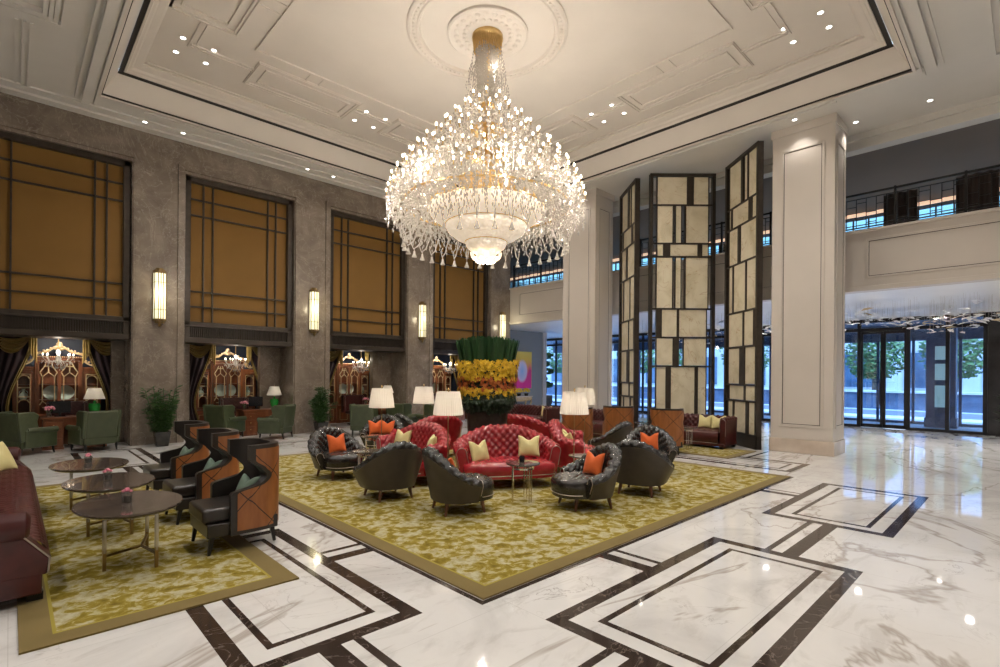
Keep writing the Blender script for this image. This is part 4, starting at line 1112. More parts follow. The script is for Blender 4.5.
drs = [((16.6, 2.75), (16.6, 2.05), 'dark brown drape on the balcony, nearest the panelled column'), ((16.3, 1.30), (16.3, .55), 'dark brown drape on the balcony at the right edge'),
       ((18.5, 7.9), (18.5, 7.2), 'dark brown drape on the balcony, between the middle and right screens'), ((16.8, 12.3), (16.8, 11.6), 'dark brown drape on the balcony behind the crystal pendants')]
for (a, b, lb) in drs:
    mb = MB(); y0, y1 = a[1], b[1]
    def f(u, v): return (.05*sin(u*22), (u-.5)*(y1-y0), v*1.25)
    mb.grid(f, 60, 6); n = len(mb.v); o = mb.build('lounge_drape', M['dark_drape']); o.location = (a[0], (y0+y1)/2, 5.36)
    so = o.modifiers.new('t', 'SOLIDIFY'); so.thickness = .02; tag(o, lb, 'curtain', 'dark drapes in the upper lounge')

# ================================================================ ALCOVES
def make_cabinet():
    r = empty('display_cabinet'); m = M['mahogany']
    def carc(x0, x1, zt, y0=-.22, y1=.2):
        b = MB(); b.bb((x0, y0, .0), (x1, y1, .62)); b.bb((x0, y1-.04, .6), (x1, y1, zt)); b.bb((x0, y0, .6), (x0+.05, y1, zt)); b.bb((x1-.05, y0, .6), (x1, y1, zt))
        b.bb((x0, y0, zt-.06), (x1, y1, zt)); b.bb((x0-.03, y0-.03, zt), (x1+.03, y1, zt+.05)); b.bb((x0-.02, y0-.03, .60), (x1+.02, y1, .65))
        for z in (1.05, 1.45): b.bb((x0+.04, y0+.06, z), (x1-.04, y1, z+.02))
        b.build('carcass', m, r, bevel=.006)
    carc(-.47, .47, 2.16, -.30); carc(-.88, -.47, 1.88); carc(.47, .88, 1.88)
    def door(x0, x1, z0, z1, y, kind):
        f = MB()
        for a, b, c, d in ring(x0, z0, x1, z1, .035): f.bb((a, y-.02, b), (c, y+.02, d))
        dr = f.build('door', m, r, bevel=.004)
        g = MB(); cx, cz = (x0+x1)/2, (z0+z1)/2; w, h = (x1-x0)/2-.04, (z1-z0)/2-.04
        def pt(l): g.tube([(cx+a*w, y-.022, cz+b*h) for a, b in l], .013, 6)
        if kind == 0:
            pt([(-1, .62), (-.55, .80), (-.3, .97)]); pt([(1, .62), (.55, .80), (.3, .97)]); pt([(-1, .62), (-.7, .45), (-.7, -.5), (-1, -.65)]); pt([(1, .62), (.7, .45), (.7, -.5), (1, -.65)])
            pt([(-.7, .45), (0, .62), (.7, .45)]); pt([(-.7, -.5), (0, -.66), (.7, -.5)]); pt([(0, .62), (0, .95)]); pt([(0, -.66), (0, -.95)]); pt([(-.4, .85), (.4, .85)]); pt([(-.7, -.75), (.7, -.75)])
        else:
            for zz in (.72, -.45): pt([(-.9, zz), (-.5, zz+.14), (0, zz+.17), (.5, zz+.14), (.9, zz)])
            pt([(-.95, .3), (.95, .3)]); pt([(-.95, -.15), (.95, -.15)]); pt([(-.95, .95), (.95, .95), (.95, -.95), (-.95, -.95), (-.95, .95)])
        g.build('gilt_tracery', M['gilt'], dr)
    door(-.42, .0, .67, 2.08, -.31, 0); door(.0, .42, .67, 2.08, -.31, 0)
    door(-.84, -.51, .67, 1.80, -.23, 1); door(.51, .84, .67, 1.80, -.23, 1)
    for x0, x1, y in ((-.42, 0, -.31), (0, .42, -.31), (-.84, -.51, -.23), (.51, .84, -.23)):
        d = MB().bb((x0+.02, y-.012, .06), (x1-.02, y+.012, .56)); dd = d.build('door', m, r, bevel=.008)
        g = MB(); frame = ring(x0+.06, .11, x1-.06, .51, .012)
        for a, b, c, e in frame: g.bb((a, y-.018, b), (c, y-.01, e))
        g.build('gilt_line', M['gilt'], dd, smooth=False)
    g = MB()   # crest
    for s in (-1, 1):
        P = [(s*(.50-.50*t), -.31, 2.24+.20*sm(t)+.02*sin(9*t)) for t in [i/16 for i in range(17)]]; g.tube(P, [.022+.012*sin(3*i/16*pi)**2 for i in range(17)], 8)
        P = [(s*(.90-.42*t), -.24, 1.95+.19*t*t+.03*sin(7*t)) for t in [i/12 for i in range(13)]]; g.tube(P, [.02+.012*sin(3*i/12*pi)**2 for i in range(13)], 8)
        for k in range(6): g.blob((s*(.10+.07*k), -.32, 2.42-.032*k+.02*(k % 2)), (.028, .02, .035), 6, 4)
        for k in range(5): g.blob((s*(.55+.07*k), -.25, 2.10-.03*k), (.028, .02, .03), 6, 4)
    g.blob((0, -.31, 2.50), (.07, .04, .09), 10, 6); g.blob((0, -.31, 2.40), (.11, .03, .04), 8, 5)
    for k in range(24): g.blob((-.46+.04*k, -.335, 2.19), (.014, .012, .02), 5, 3)
    g.build('gilt_crest', M['gilt'], r)
    return r
def make_curtain():
    r = empty('swagged_curtain')
    sw = MB()
    def f(u, v):   # swag: catenary folds
        x = (u-.5)*.46; dip = (.10+.34*v)*(1-(2*u-1)**2); return (x, -.05-.03*sin(v*26), -.02-dip-.02*v)
    sw.grid(f, 28, 40); sw.build('swag', M['curtain'], r, angle=80)
    for s in (-1, 1):
        t = MB()
        def g(u, v): return (s*(.20+.10*u), .02*sin(u*20), -.0-v*(.42+.30*u))
        t.grid(g, 20, 10); t.build('tail', M['curtain'], r, angle=80)
    d = MB()
    def h(u, v): k = 1-.55*sm(v*1.4)+.2*sm((v-.7)*3); return (-.28+.50*u*k, .10+.025*sin(u*30), -v*2.60)
    d.grid(h, 50, 16); d.build('drape', M['velvet'], r, angle=80)
    e = MB()
    def j(u, v): k = 1-.55*sm(v*1.4)+.2*sm((v-.7)*3); return (-.28+.50*k+.05*u*(1-.3*v), .08+.02*sin(u*9), -v*2.60)
    e.grid(j, 12, 16); e.build('gold_edge', M['curtain'], r, angle=80)
    return r
def make_small_chandelier():
    r = empty('small_chandelier')      # origin at the ceiling
    MB().tube([(0, 0, 0), (0, 0, -.45)], .012, 6).build('chain', M['brass'], r)
    MB().lathe([(0, -.42), (.03, -.44), (.05, -.50), (.025, -.56), (.06, -.64), (.05, -.74), (.0, -.80)], 16).build('stem', M['crystal'], r)
    for k in range(8):
        a = 2*pi*k/8; c, s = cos(a), sin(a)
        q = MB().tube([(0, 0, -.66), (.12*c, .12*s, -.73), (.23*c, .23*s, -.71), (.29*c, .29*s, -.63)], [.011, .010, .009, .008], 6)
        arm = q.build('arm', M['crystal'], r)
        MB().lathe([(0, 0), (.028, .01), (.012, .015), (.012, .06), (0, .06)], 8, (.29*c, .29*s, -.63)).build('candle_cup', M['crystal'], arm)
        MB().blob((.29*c, .29*s, -.545), (.013, .013, .026), 8, 5).build('candle_bulb', M['bulb'], arm)
    d = MB(); rn = random.Random(2)
    for k in range(110):
        a = rn.random()*2*pi; rr = .06+.26*rn.random(); z = -.66-.10*rn.random()-.22*(1-rr/.32)
        d.blob((rr*cos(a), rr*sin(a), z), (.010, .010, .022), 5, 3)
    tag(d.build('crystal_drops', M['crystal'], r), kind='stuff')
    return r
def make_table_lamp():
    r = empty('table_lamp')
    MB().lathe([(0, 0), (.05, 0), (.05, .02), (.10, .10), (.125, .22), (.11, .29), (.03, .30), (.02, .36), (0, .36)], 28).build('base', M['greenglaze'], r)
    MB().tube([(0, 0, .34), (0, 0, .70)], .006, 6).build('stem', M['brass'], r)
    MB().lathe([(.215, .40), (.13, .66)], 40, caps=False).build('lamp_shade', M['shade'], r)
    MB().blob((0, 0, .52), .03).build('bulb', M['bulb'], r)
    return r
def make_desk():
    r = empty('writing_desk'); m = M['mahogany']
    MB().bb((-.62, -.34, .70), (.62, .34, .745)).build('desktop', m, r, bevel=.008)
    for s in (-1, 1):
        MB().bb((s*.40-.18, -.30, .05), (s*.40+.18, .30, .70)).build('pedestal', m, r, bevel=.006)
        for z in (.10, .29, .48):
            d = MB().bb((s*.40-.155, -.315, z), (s*.40+.155, -.298, z+.16)).build('drawer', m, r, bevel=.004)
            MB().blob((s*.40, -.325, z+.08), .014).build('knob', M['brass'], d)
    MB().bb((-.22, -.29, .54), (.22, -.27, .70)).build('apron', m, r)
    MB().bb((-.62, .26, .05), (.62, .28, .70)).build('modesty_panel', m, r)
    for s in (-1, 1): MB().bb((s*.40-.19, -.31, 0), (s*.40+.19, .31, .05)).build('plinth', m, r, bevel=.006)
    return r
def make_desk_chair():
    r = empty('desk_chair')
    path, T = u_path(.10, .40, 5, .10)
    lounge(r, path, T, lambda s: 1.05, .48, .04, .02, .0, .45, M['burgundy'], M['burgundy'], .10, .02, ('back_shell', 'tufted_backrest'))
    MB().bb((-.02, -.27, .40), (.42, .27, .50)).build('seat', M['burgundy'], r, bevel=.03)
    MB().tube([(.18, 0, .06), (.18, 0, .42)], .03, 10).build('column', M['black'], r)
    for k in range(5):
        a = 2*pi*k/5; MB().tube([(.18, 0, .08), (.18+.28*cos(a), .28*sin(a), .025)], [.025, .018], 6).build('base_arm', M['black'], r)
    return r
def make_bouquet():
    r = empty('bouquet')
    MB().lathe([(0, 0), (.05, 0), (.04, .05), (.055, .13), (.045, .13), (.03, .05), (0, .02)], 16, caps=False).build('vase', M['clearglass'], r)
    rn = random.Random(5); b = MB(); g = MB()
    for k in range(26):
        a = rn.random()*2*pi; rr = .10*sqrt(rn.random()); z = .19+.06*(1-rr/.10)+rn.uniform(-.02, .02); b.blob((rr*cos(a), rr*sin(a), z), (.026, .026, .022), 6, 4)
    for k in range(10):
        a = 2*pi*k/10; g.tube([(0, 0, .03), (.04*cos(a), .04*sin(a), .12), (.09*cos(a), .09*sin(a), .18)], .004, 4)
    b.build('bloom_head', M['pink'], r); g.build('stems', M['leaf'], r); return r
def make_vase_celadon():
    r = empty('porcelain_vase')
    MB().lathe([(0, 0), (.05, 0), (.09, .08), (.085, .14), (.03, .20), (.028, .26), (.05, .29), (.04, .29), (.02, .26), (0, .2)], 24, caps=False).build('vase_body', M['celadon'], r)
    for s in (-1, 1): MB().tube([(s*.03, 0, .24), (s*.07, 0, .22), (s*.08, 0, .17)], .007, 6).build('handle', M['celadon'], r)
    return r
ORD = ['at the far left', 'in the second alcove from left', 'in the third alcove from left', 'in the alcove beside the orchids']
cab = make_cabinet(); cur = make_curtain(); sch = make_small_chandelier(); dsk = make_desk(); dch = make_desk_chair(); tl_ = make_table_lamp(); bq = make_bouquet(); pv = make_vase_celadon()
cabx = [.93, 4.97, 9.12, 13.15]; nv = 0; nc = 0
for k in range(4):
    x = cabx[k]; w = ORD[k]; dx_ = [.05, .30, .08, -.02][k]
    place(cab, k, (x, 17.95, 0), 0, 'tall mahogany cabinet with pale gilt tracery '+w, 'cabinet', 'gilt cabinets in the alcoves')
    for s, z in ((-.68, 1.07), (.68, 1.07)):
        place(pv, nv, (x+s, 17.92, z), 0, 'pale green vase, %s wing of cabinet %s' % ('left' if s < 0 else 'right', w), 'vase', 'celadon vases in the cabinets'); nv += 1
    for s in (-.12, .14):
        pl_ = MB().lathe([(0, 0), (.12, .0), (.19, .03), (.12, .012), (0, .012)], 32, caps=False).build('display_plate', M['celadon'])
        pl_.matrix_world = Matrix.Translation((x+s, 17.92, 1.25)) @ Matrix.Rotation(radians(82), 4, 'X')
        tag(pl_, 'round green plate, %s one, in cabinet %s' % ('left' if s < 0 else 'right', w), 'plate', 'plates in the cabinets')
    for s in (-1, 1):
        c = place(cur, nc, (x+s*.92, 17.25, 2.72), 0, 'gold swag over dark drape, %s of cabinet %s' % ('left' if s < 0 else 'right', w), 'curtain', 'gold swagged curtains'); nc += 1
        c.scale = (-s*1.6, 1, 1)
    place(sch, k, (x-.06+.06*k, 16.85, 2.78), 0, 'small crystal chandelier before the cabinet '+w, 'chandelier', 'small crystal chandeliers')
    light('POINT', 'small_chandelier_light', (x-.06+.06*k, 16.85, 2.33), 14, WARM, .015)
    light('SPOT', 'cabinet_fill_spot', (x, 16.75, 2.74), 120, WARM, .03, 110, rot=(radians(52), 0, 0), blend=1)  # added spot without a fitting, aimed back to brighten the cabinet
    place(dsk, k, (x+dx_+.15, 15.92, 0), 0, 'mahogany writing desk standing before the cabinet '+w, 'desk', 'writing desks in the alcoves')
    place(dch, k, ([1.05, 4.92, 8.85, 12.9][k], 16.85, 0), -pi/2, 'burgundy tufted desk chair behind the desk '+w, 'desk chair', 'tufted desk chairs')
    place(tl_, k, (x+dx_+.52, 15.92, .745), 0, 'green table lamp with white shade on the desk '+w, 'lamp', 'green table lamps on the desks')
    light('POINT', 'table_lamp_light', (x+dx_+.52, 15.92, 1.27), 5, (1, .86, .66), .03)
    place(bq, k, (x+dx_-.32, 15.95, .745), k, 'pink bouquet on the desk '+w, 'flowers', 'pink bouquets on the desks')
    mo = tag(empty('computer_monitor', (x+dx_-(.12 if k == 0 else -.02), 16.02, .745)), 'dark computer monitor on the desk '+w, 'monitor', 'monitors on the desks')
    MB().bb((-.20, -.012, .08), (.20, .012, .36)).build('display', M['screen'], mo, bevel=.005); MB().bb((-.02, .0, .01), (.02, .02, .12)).build('neck', M['screen'], mo); MB().bb((-.10, -.07, 0), (.10, .07, .012)).build('foot', M['screen'], mo, bevel=.003)

gw = make_green()
gl = [((.30, 15.25), head(.25, .96), 'green leather wing chair at the far left, seen from behind'),
      ((1.42, 15.05), head(-.88, .5), 'green leather wing chair right of the leftmost desk, back turned to the camera'),
      (tuple(at(226, 14.3))[:2], head(.3, .95), 'green leather wing chair in the second alcove, square back to the camera'),
      (tuple(at(276, 14.3))[:2], head(-1, .0), 'green leather wing chair in profile, just right of the second desk lamp'),
      (tuple(at(367, 15.2))[:2], head(.1, .99), 'green leather chair back behind the black tub chair with two cushions'),
      (tuple(at(404, 15.9))[:2], head(.5, .86), 'green leather wing chair between the two far floor lamps'),
      (tuple(at(434, 15.6))[:2], head(-.6, .8), 'green leather wing chair behind the second floor lamp from the left')]
for i, (p, a, lb) in enumerate(gl): place(gw, i, (p[0], p[1], 0), a, lb, 'armchair', 'green leather wing chairs')

# potted bamboo palms against the pilasters
def plant(x, y, h, label, seed):
    r = tag(empty('potted_palm', (x, y, 0)), label, 'plant'); rn = random.Random(seed)
    MB().lathe([(0, 0), (.17, 0), (.23, .34), (.24, .36), (.21, .36), (.20, .32), (0, .32)], 4).build('pot', M['pot'], r, bevel=.01).rotation_euler = (0, 0, pi/4)
    st = MB(); lf = MB()
    for k in range(22):
        a = rn.random()*6.28; rr = rn.uniform(.04, .24); top = Vector((rr*1.6*cos(a), rr*1.6*sin(a), h*rn.uniform(.55, .92)))
        st.tube([(rr*.5*cos(a), rr*.5*sin(a), .30), (rr*cos(a), rr*sin(a), top.z*.6), top], .008, 5)
        for q in range(46):
            t = rn.uniform(.1, 1); b = Vector((rr*(.5+1.1*t)*cos(a), rr*(.5+1.1*t)*sin(a), .3+(top.z-.3)*t))
            an = rn.random()*6.28; d = Vector((cos(an), sin(an), rn.uniform(-.2, .5))); l = rn.uniform(.10, .2); e = d.cross(Vector((0, 0, 1))).normalized()*.025
            m_ = b+d*l*.5+Vector((0, 0, .02)); lf.add([b, m_+e, b+d*l, m_-e], [(0, 1, 2, 3)])
    st.build('stems', M['leaf'], r); tag(lf.build('leaves', M['leaf'], r, smooth=False), kind='stuff')
plant(2.70, 14.79, 1.62, 'bushy bamboo palm in a square black pot against the first stone pilaster', 1)
plant(6.74, 14.77, 1.62, 'bushy bamboo palm against the pilaster between the second and third alcoves', 2)

# wall sconces
def make_sconce():
    r = empty('wall_sconce')
    MB().bb((-.10, -.06, .0), (.10, 0, 1.36)).build('backplate', M['oldbrass'], r, bevel=.006)
    g = MB(); P = [(-.135, -.02), (-.12, -.12), (-.05, -.18), (.05, -.18), (.12, -.12), (.135, -.02)]
    g.prism(P, 'z', .10, 1.26); g.build('glass_panel', M['sconceglass'], r, smooth=False)
    f = MB()
    for x, y in P: f.bb((x-.009, y-.009, .08), (x+.009, y+.009, 1.28))
    f.bb((-.009, -.192, .08), (.009, -.176, 1.28))
    for z in (.34, 1.02):
        for i in range(5): f.tube([(*P[i], z), (*P[i+1], z)], .007, 4)
    Q = [(x*1.08, y*1.06) for x, y in P]; f.prism(Q, 'z', .05, .11); f.prism(Q, 'z', 1.25, 1.31)
    Q2 = [(x*.6, y*.7) for x, y in P]; f.prism(Q2, 'z', 0, .05); f.prism(Q2, 'z', 1.31, 1.38)
    f.build('brass_frame', M['oldbrass'], r, smooth=False)
    MB().lathe([(0, -.10), (.03, -.06), (.04, .0), (0, .01)], 10, (0, -.08, 0)).build('pendant_drop', M['oldbrass'], r)
    return r
sc = make_sconce()
for k, x in enumerate([2.71, 6.70, 10.70, 14.72]):
    place(sc, k, (x, YW-.004, 3.04), 0, 'lit brass and glass wall sconce on the '+['first', 'second', 'third', 'last'][k]+' stone pilaster from the left', 'sconce', 'wall sconces on the pilasters')
    light('POINT', 'sconce_light', (x, YW-.42, 3.8), 9, (1, .88, .6), .1)

# downlight fittings
def make_down():
    r = empty('ceiling_downlight')
    MB().lathe([(.045, 0), (.062, -.004), (.062, -.012), (.045, -.006)], 24, caps=False).build('trim_ring', M['white'], r)
    MB().lathe([(0, -.004), (.045, -.004)], 24, caps=False).build('lens', M['downlight'], r, smooth=False)
    return r
dn = make_down(); n = 0
places = []
nm = {(2.76, 3.06): 'nearest the camera', (6.85, 3.06): 'on the near long side', (11.05, 3.06): 'in the right corner', (2.76, 7.6): 'on the left side', (11.05, 7.6): 'on the right side',
      (2.76, 12.2): 'in the left corner', (6.85, 12.2): 'above the amber windows', (11.05, 12.2): 'in the far corner'}
for cx, cy in CLUST:
    for dx in (-.28, .28):
        for dy in (-.31, .31):
            place(dn, n, (cx+dx, cy+dy, ZI), 0, 'ceiling downlight of the cluster of four %s of the tray ceiling' % nm[(cx, cy)], 'downlight', 'downlights of the cluster '+nm[(cx, cy)]); n += 1
for k, x in enumerate(PILX):
    for d in (-.4, .4):
        place(dn, n, (x+d, 14.77, ZC-.04), 0, 'small downlight over the %s stone pilaster, %s one' % (['first', 'second', 'third', 'last'][k], 'left' if d < 0 else 'right'), 'downlight', 'downlights over the pilasters'); n += 1
for p, lb in (((14.4, 1.58), 'ceiling downlight near the right edge above the balcony'), ((14.4, 2.93), 'ceiling downlight just right of the near column top'), ((13.25, 3.9), 'ceiling downlight just left of the near column top')):
    place(dn, n, (p[0], p[1], ZC), 0, lb, 'downlight', 'downlights by the near column'); n += 1

# ================================================================ ENTRANCE HALL
ca = tag(empty('hanging_leaf_chandelier', (19, 4.6, 3.95)), 'wide cloud of hanging pearl and gold leaves under the entrance ceiling', 'chandelier')
rn = random.Random(21)
def leafshape(mb, c, s, q):
    d = Vector((cos(q), sin(q), rn.uniform(-.35, .35))); e = Vector((-sin(q), cos(q), rn.uniform(-.3, .3))); c = Vector(c); u = Vector((0, 0, s*.14))
    mb.add([c-d*s, c-d*s*.3+e*s*.42+u, c+d*s*.5+e*s*.3+u, c+d*s, c+d*s*.5-e*s*.3+u, c-d*s*.3-e*s*.42+u, c+u*1.6], [(0, 1, 6), (1, 2, 6), (2, 3, 6), (3, 4, 6), (4, 5, 6), (5, 0, 6)])
wires = MB(); rest = MB()
for k in range(620):
    y = rn.uniform(-4.3, 6.5); x = rn.uniform(-1.9, 1.6); env = .55+.30*sin(y*1.7)+.12*sin(x*2+y)
    z = -.22-env*.8*rn.random()**1.1; s = rn.uniform(.07, .16)
    wires.box((x, y, z/2), (.004, .004, -z))
    if k < 90:
        mb = MB(); leafshape(mb, (x, y, z), s*1.6, rn.random()*6.28); mb.build('leaf', M['leafmetal'] if k % 3 else M['brass'], ca)
    else: leafshape(rest, (x, y, z), s, rn.random()*6.28)
tag(rest.build('leaf', M['leafmetal'], ca), kind='stuff'); tag(wires.build('hanging_wires', M['chrome'], ca, smooth=False), kind='stuff')
for y in (1.0, 3.2, 5.5, 8, 11, 14): light('SPOT', 'hall_fill_spot', (16.4, y, 3.9), 150, NEUT, .08, 150, blend=1)  # added spots without fittings, put in to light the hall
for y in (-.5, 1.8, 4.2, 6): light('SPOT', 'leaf_fill_spot', (19.0, y, 3.92), 260, NEUT, .05, 150, blend=1)  # extra spots above the leaves, added to make them brighter
for y in (0.5, 3, 7, 11): light('SPOT', 'lounge_fill_spot', (18.5, y, 7.4), 90, (1, .85, .7), .1, 150, blend=1)  # added warm fill against the blue daylight in the lounge
lp = tag(empty('reflection_pillar', (25.0, 2.35, 0)), 'dark pillar with three glowing panels, stand-in for a screen reflected in the glass doors', 'pillar')  # solid stand-in for an onyx screen's reflection in the glass
MB().bb((-.3, -.42, 0.35), (.3, .42, 3.9)).build('pillar_body', M['bluewall'], lp, bevel=.01); MB().bb((-.34, -.46, 0), (.34, .46, .35)).build('plinth', M['bluewall'], lp, bevel=.01)
for z0, z1 in ((.75, 1.55), (1.75, 2.35), (2.5, 3.0)): MB().bb((-.315, -.2, z0), (-.30, .16, z1)).build('reflection_panel', mat('panel_glow', (.6, .65, .5), .4, emit=(.75, .85, .6), es=.45), lp, smooth=False)

pt = tag(empty('abstract_painting', (17.72, 16.975, 1.18)), 'magenta and yellow abstract painting with a pale blue oval on the grey wall', 'painting')
cv = MB(); cv.add([(-.66, -.03, 0), (.66, -.03, 0), (.66, -.03, 1.76), (-.66, -.03, 1.76)], [(0, 1, 2, 3)], [(0, 0), (1, 0), (1, 1), (0, 1)]); cv.build('canvas', M['art'], pt, smooth=False)
f = MB()
for a, b, c, d in ring(-.68, -.02, .68, 1.78, .022): f.bb((a, -.035, b), (c, .02, d))
f.build('picture_frame', M['gilt'], pt, smooth=False)
ct = tag(empty('console_table', (17.0, 16.5, 0)), 'ornate gilded console table below the painting', 'console table')
MB().bb((-.75, -.25, .80), (.75, .25, .85)).build('marble_top', M['beigestone'], ct, bevel=.01)
g = MB().bb((-.70, -.22, .70), (.70, .22, .80))
for k in range(15): g.blob((-.66+.094*k, -.235, .70-.05*sin(k*pi/14)), (.045, .03, .06), 6, 4)
g.build('carved_apron', M['gilt'], ct)
for x in (-.62, .62):
    for y in (-.17, .17):
        s = 1 if x > 0 else -1; MB().tube([(x, y, .72), (x+s*.10, y, .58), (x, y, .36), (x-s*.10, y, .16), (x, y, .0)], [.05, .045, .03, .025, .03], 8).build('leg', M['gilt'], ct)
for i, (x, lb) in enumerate([(.05, 'left'), (.55, 'right')]):
    r = tag(empty('potted_mum', (17.0+x, 16.5, .85)), 'round bunch of yellow flowers, %s one on the gilded console' % lb, 'flowers', 'yellow bunches on the console')
    MB().lathe([(0, 0), (.08, 0), (.11, .12), (.09, .12), (0, .1)], 16).build('pot', M['pot'], r)
    b = MB()
    for k in range(70):
        a = rn.random()*6.28; ph = rn.random()*1.4; b.blob((.17*sin(ph)*cos(a), .17*sin(ph)*sin(a), .14+.20*cos(ph)), .028, 5, 4)
    b.build('blooms', M['yellowbloom'], r)
bo = tag(empty('cloud_pruned_tree', (21.4, 18.75, 0)), 'cloud-pruned tree in a round brown pot by the far glass wall', 'plant')
MB().lathe([(0, 0), (.30, 0), (.46, .35), (.44, .72), (.38, .72), (.38, .6), (0, .6)], 28).build('pot', M['trunk'], bo)
MB().tube([(0, 0, .6), (.12, 0, 1.0), (-.1, .05, 1.5), (.1, 0, 2.1), (0, 0, 2.7)], [.08, .07, .06, .045, .03], 8).build('trunk', M['trunk'], bo)
for (x, y, z, q) in ((.3, .1, 1.3, .34), (-.35, 0, 1.65, .36), (.32, .1, 2.05, .36), (-.22, -.1, 2.45, .34), (.05, 0, 2.9, .42)):
    b = MB()
    for k in range(60):
        a = rn.random()*6.28; ph = rn.random()*3.14; b.blob((x+q*sin(ph)*cos(a), y+q*sin(ph)*sin(a), z+.13*cos(ph)), .07, 6, 4)
    b.build('foliage_pad', M['leaf'], bo)
pp = tag(empty('leafy_plant', (22.1, .45, 0)), 'leafy green plant beside the entrance at the right edge', 'plant')
MB().lathe([(0, 0), (.16, 0), (.22, .4), (.19, .4), (0, .36)], 20).build('pot', M['pot'], pp)
b = MB()
for k in range(160):
    a = rn.random()*6.28; l = rn.uniform(.2, .5); z = rn.uniform(.4, 1.3); d = Vector((cos(a), sin(a), .35)); e = Vector((-sin(a), cos(a), 0))*.035; c = Vector((0, 0, z)); b.add([c, c+d*l*.5+e, c+d*l, c+d*l*.5-e], [(0, 1, 2, 3)])
tag(b.build('leaves', M['leaf'], pp, smooth=False), kind='stuff')


# ================================================================ GREAT CRYSTAL CHANDELIER
gc = tag(empty('crystal_chandelier', (CX0, CY0, 0)), 'enormous crystal chandelier with many candle bulbs hanging from the ceiling rose', 'chandelier')
rn = random.Random(9)
MB().lathe([(0, 8.52), (.30, 8.52), (.31, 8.44), (.27, 8.40), (0, 8.38)], 40).build('canopy', M['brass'], gc)
mb = MB()
for k in range(40):
    a = 2*pi*k/40; mb.tube([(.285*cos(a), .285*sin(a), 8.42), (.26*cos(a), .26*sin(a), 8.18)], .010, 5)
mb.build('canopy_rods', M['brass'], gc)
MB().tube([(0, 0, 8.4), (0, 0, 5.0)], .035, 10).build('stem', M['brass'], gc)
for z, r_ in ((7.1, .16), (6.62, .34), (6.1, .42), (5.62, .55)):
    MB().lathe([(0, z-.05), (r_*.5, z-.045), (r_, z), (r_*1.02, z+.03), (r_*.6, z+.02), (0, z+.05)], 36).build('gilt_dish', M['brass'], gc)
TI = [(.36, 7.28, 8), (.56, 7.04, 11), (.80, 6.82, 14), (1.03, 6.56, 18), (1.24, 6.34, 22), (1.44, 6.14, 25), (1.61, 5.93, 28), (1.75, 5.73, 31), (1.86, 5.54, 33), (1.93, 5.30, 34), (1.15, 5.78, 22), (1.40, 5.50, 24)]
def arm_mesh(ra, rb, z):
    a = MB().tube([(ra, 0, z-.26), ((ra+rb)/2, 0, z-.34), (rb-.04, 0, z-.26), (rb, 0, z-.15)], [.014, .012, .011, .009], 5)
    a.lathe([(0, 0), (.05, .02), (.045, .025), (0, .02)], 8, (rb, 0, z-.15)); return a
camdir = atan2(-CY0, -CX0); cands = []
for r_, z, n_ in TI:
    for k in range(n_):
        a = 2*pi*(k+.5*(n_ % 2))/n_; front = cos(a-camdir)*r_; cands.append((front, r_, z, a))
cands.sort(reverse=True)
back_arm, back_c, back_b = MB(), MB(), MB(); cache = {}
def rotadd(dst, src, a, c=(0, 0, 0)):
    ca_, sa = cos(a), sin(a); dst.add([(x*ca_-y*sa, x*sa+y*ca_, zz) for x, y, zz in src.v], src.f)
for i, (fr, r_, z, a) in enumerate(cands):
    key = (r_, z)
    if key not in cache:
        am = arm_mesh(max(r_-.34, .08), r_, z); cd = MB().tube([(r_, 0, z-.13), (r_, 0, z-.03)], .010, 6); bu = MB().blob((r_, 0, z+.0), (.019, .019, .036), 8, 5)
        cache[key] = [am, cd, bu, None]
    am, cd, bu, ob = cache[key]
    if i < 100:
        if ob is None:
            o = am.build('arm', M['crystal'], gc); c = cd.build('candle_tube', M['brass'], o); b = bu.build('candle_bulb', M['bulb'], o); cache[key][3] = o
        else:
            o = ob.copy(); C.objects.link(o); o.parent = gc
            for ch in ob.children: d = ch.copy(); C.objects.link(d); d.parent = o
        o.rotation_euler = (0, 0, a)
    else: rotadd(back_arm, am, a); rotadd(back_c, cd, a); rotadd(back_b, bu, a)
o = tag(back_arm.build('arm', M['crystal'], gc), kind='stuff')
tag(back_c.build('candle_tube', M['brass'], o), kind='stuff'); tag(back_b.build('candle_bulb', M['bulb'], o), kind='stuff')
# crystal strings
d = MB(); 
def octa(mb, c, rx, rz):
    x, y, z = c; mb.add([(x+rx, y, z), (x, y+rx, z), (x-rx, y, z), (x, y-rx, z), (x, y, z+rz), (x, y, z-rz*1.4)], [(0, 1, 4), (1, 2, 4), (2, 3, 4), (3, 0, 4), (1, 0, 5), (2, 1, 5), (3, 2, 5), (0, 3, 5)])
def string(a0, r0, z0, a1, r1, z1, n, sag, sz):
    for k in range(n):
        t = (k+.5)/n; a = a0+(a1-a0)*t; r_ = r0+(r1-r0)*t; z = z0+(z1-z0)*t-sag*4*t*(1-t); octa(d, (r_*cos(a), r_*sin(a), z), sz, sz*1.5)
for r_, z, n_ in TI:
    for k in range(n_):
        a = 2*pi*(k+.5*(n_ % 2))/n_; da = 2*pi/n_
        string(a, r_, z-.16, a+da, r_, z-.16, 6, .12, .014)                 # swag to the next cup
        string(a, r_, z-.2, a, r_-.02, z-.52, 5, 0, .017)                    # drop below the cup
        string(a+da/2, r_-.10, z-.22, a+da/2, r_-.14, z-.60, 5, 0, .019)
        string(a+da/2, r_-.22, z-.1, a+da/2, r_-.28, z-.55, 5, 0, .017)
        octa(d, (r_*cos(a), r_*sin(a), z-.56), .028, .05)
for k in range(150):  # neck of strings under the canopy
    a = rn.random()*2*pi; r0 = rn.uniform(.10, .27); string(a, r0, 8.28, a+.1, r0*rn.uniform(.7, 1.5), rn.uniform(7.0, 7.5), 13, .0, .016)
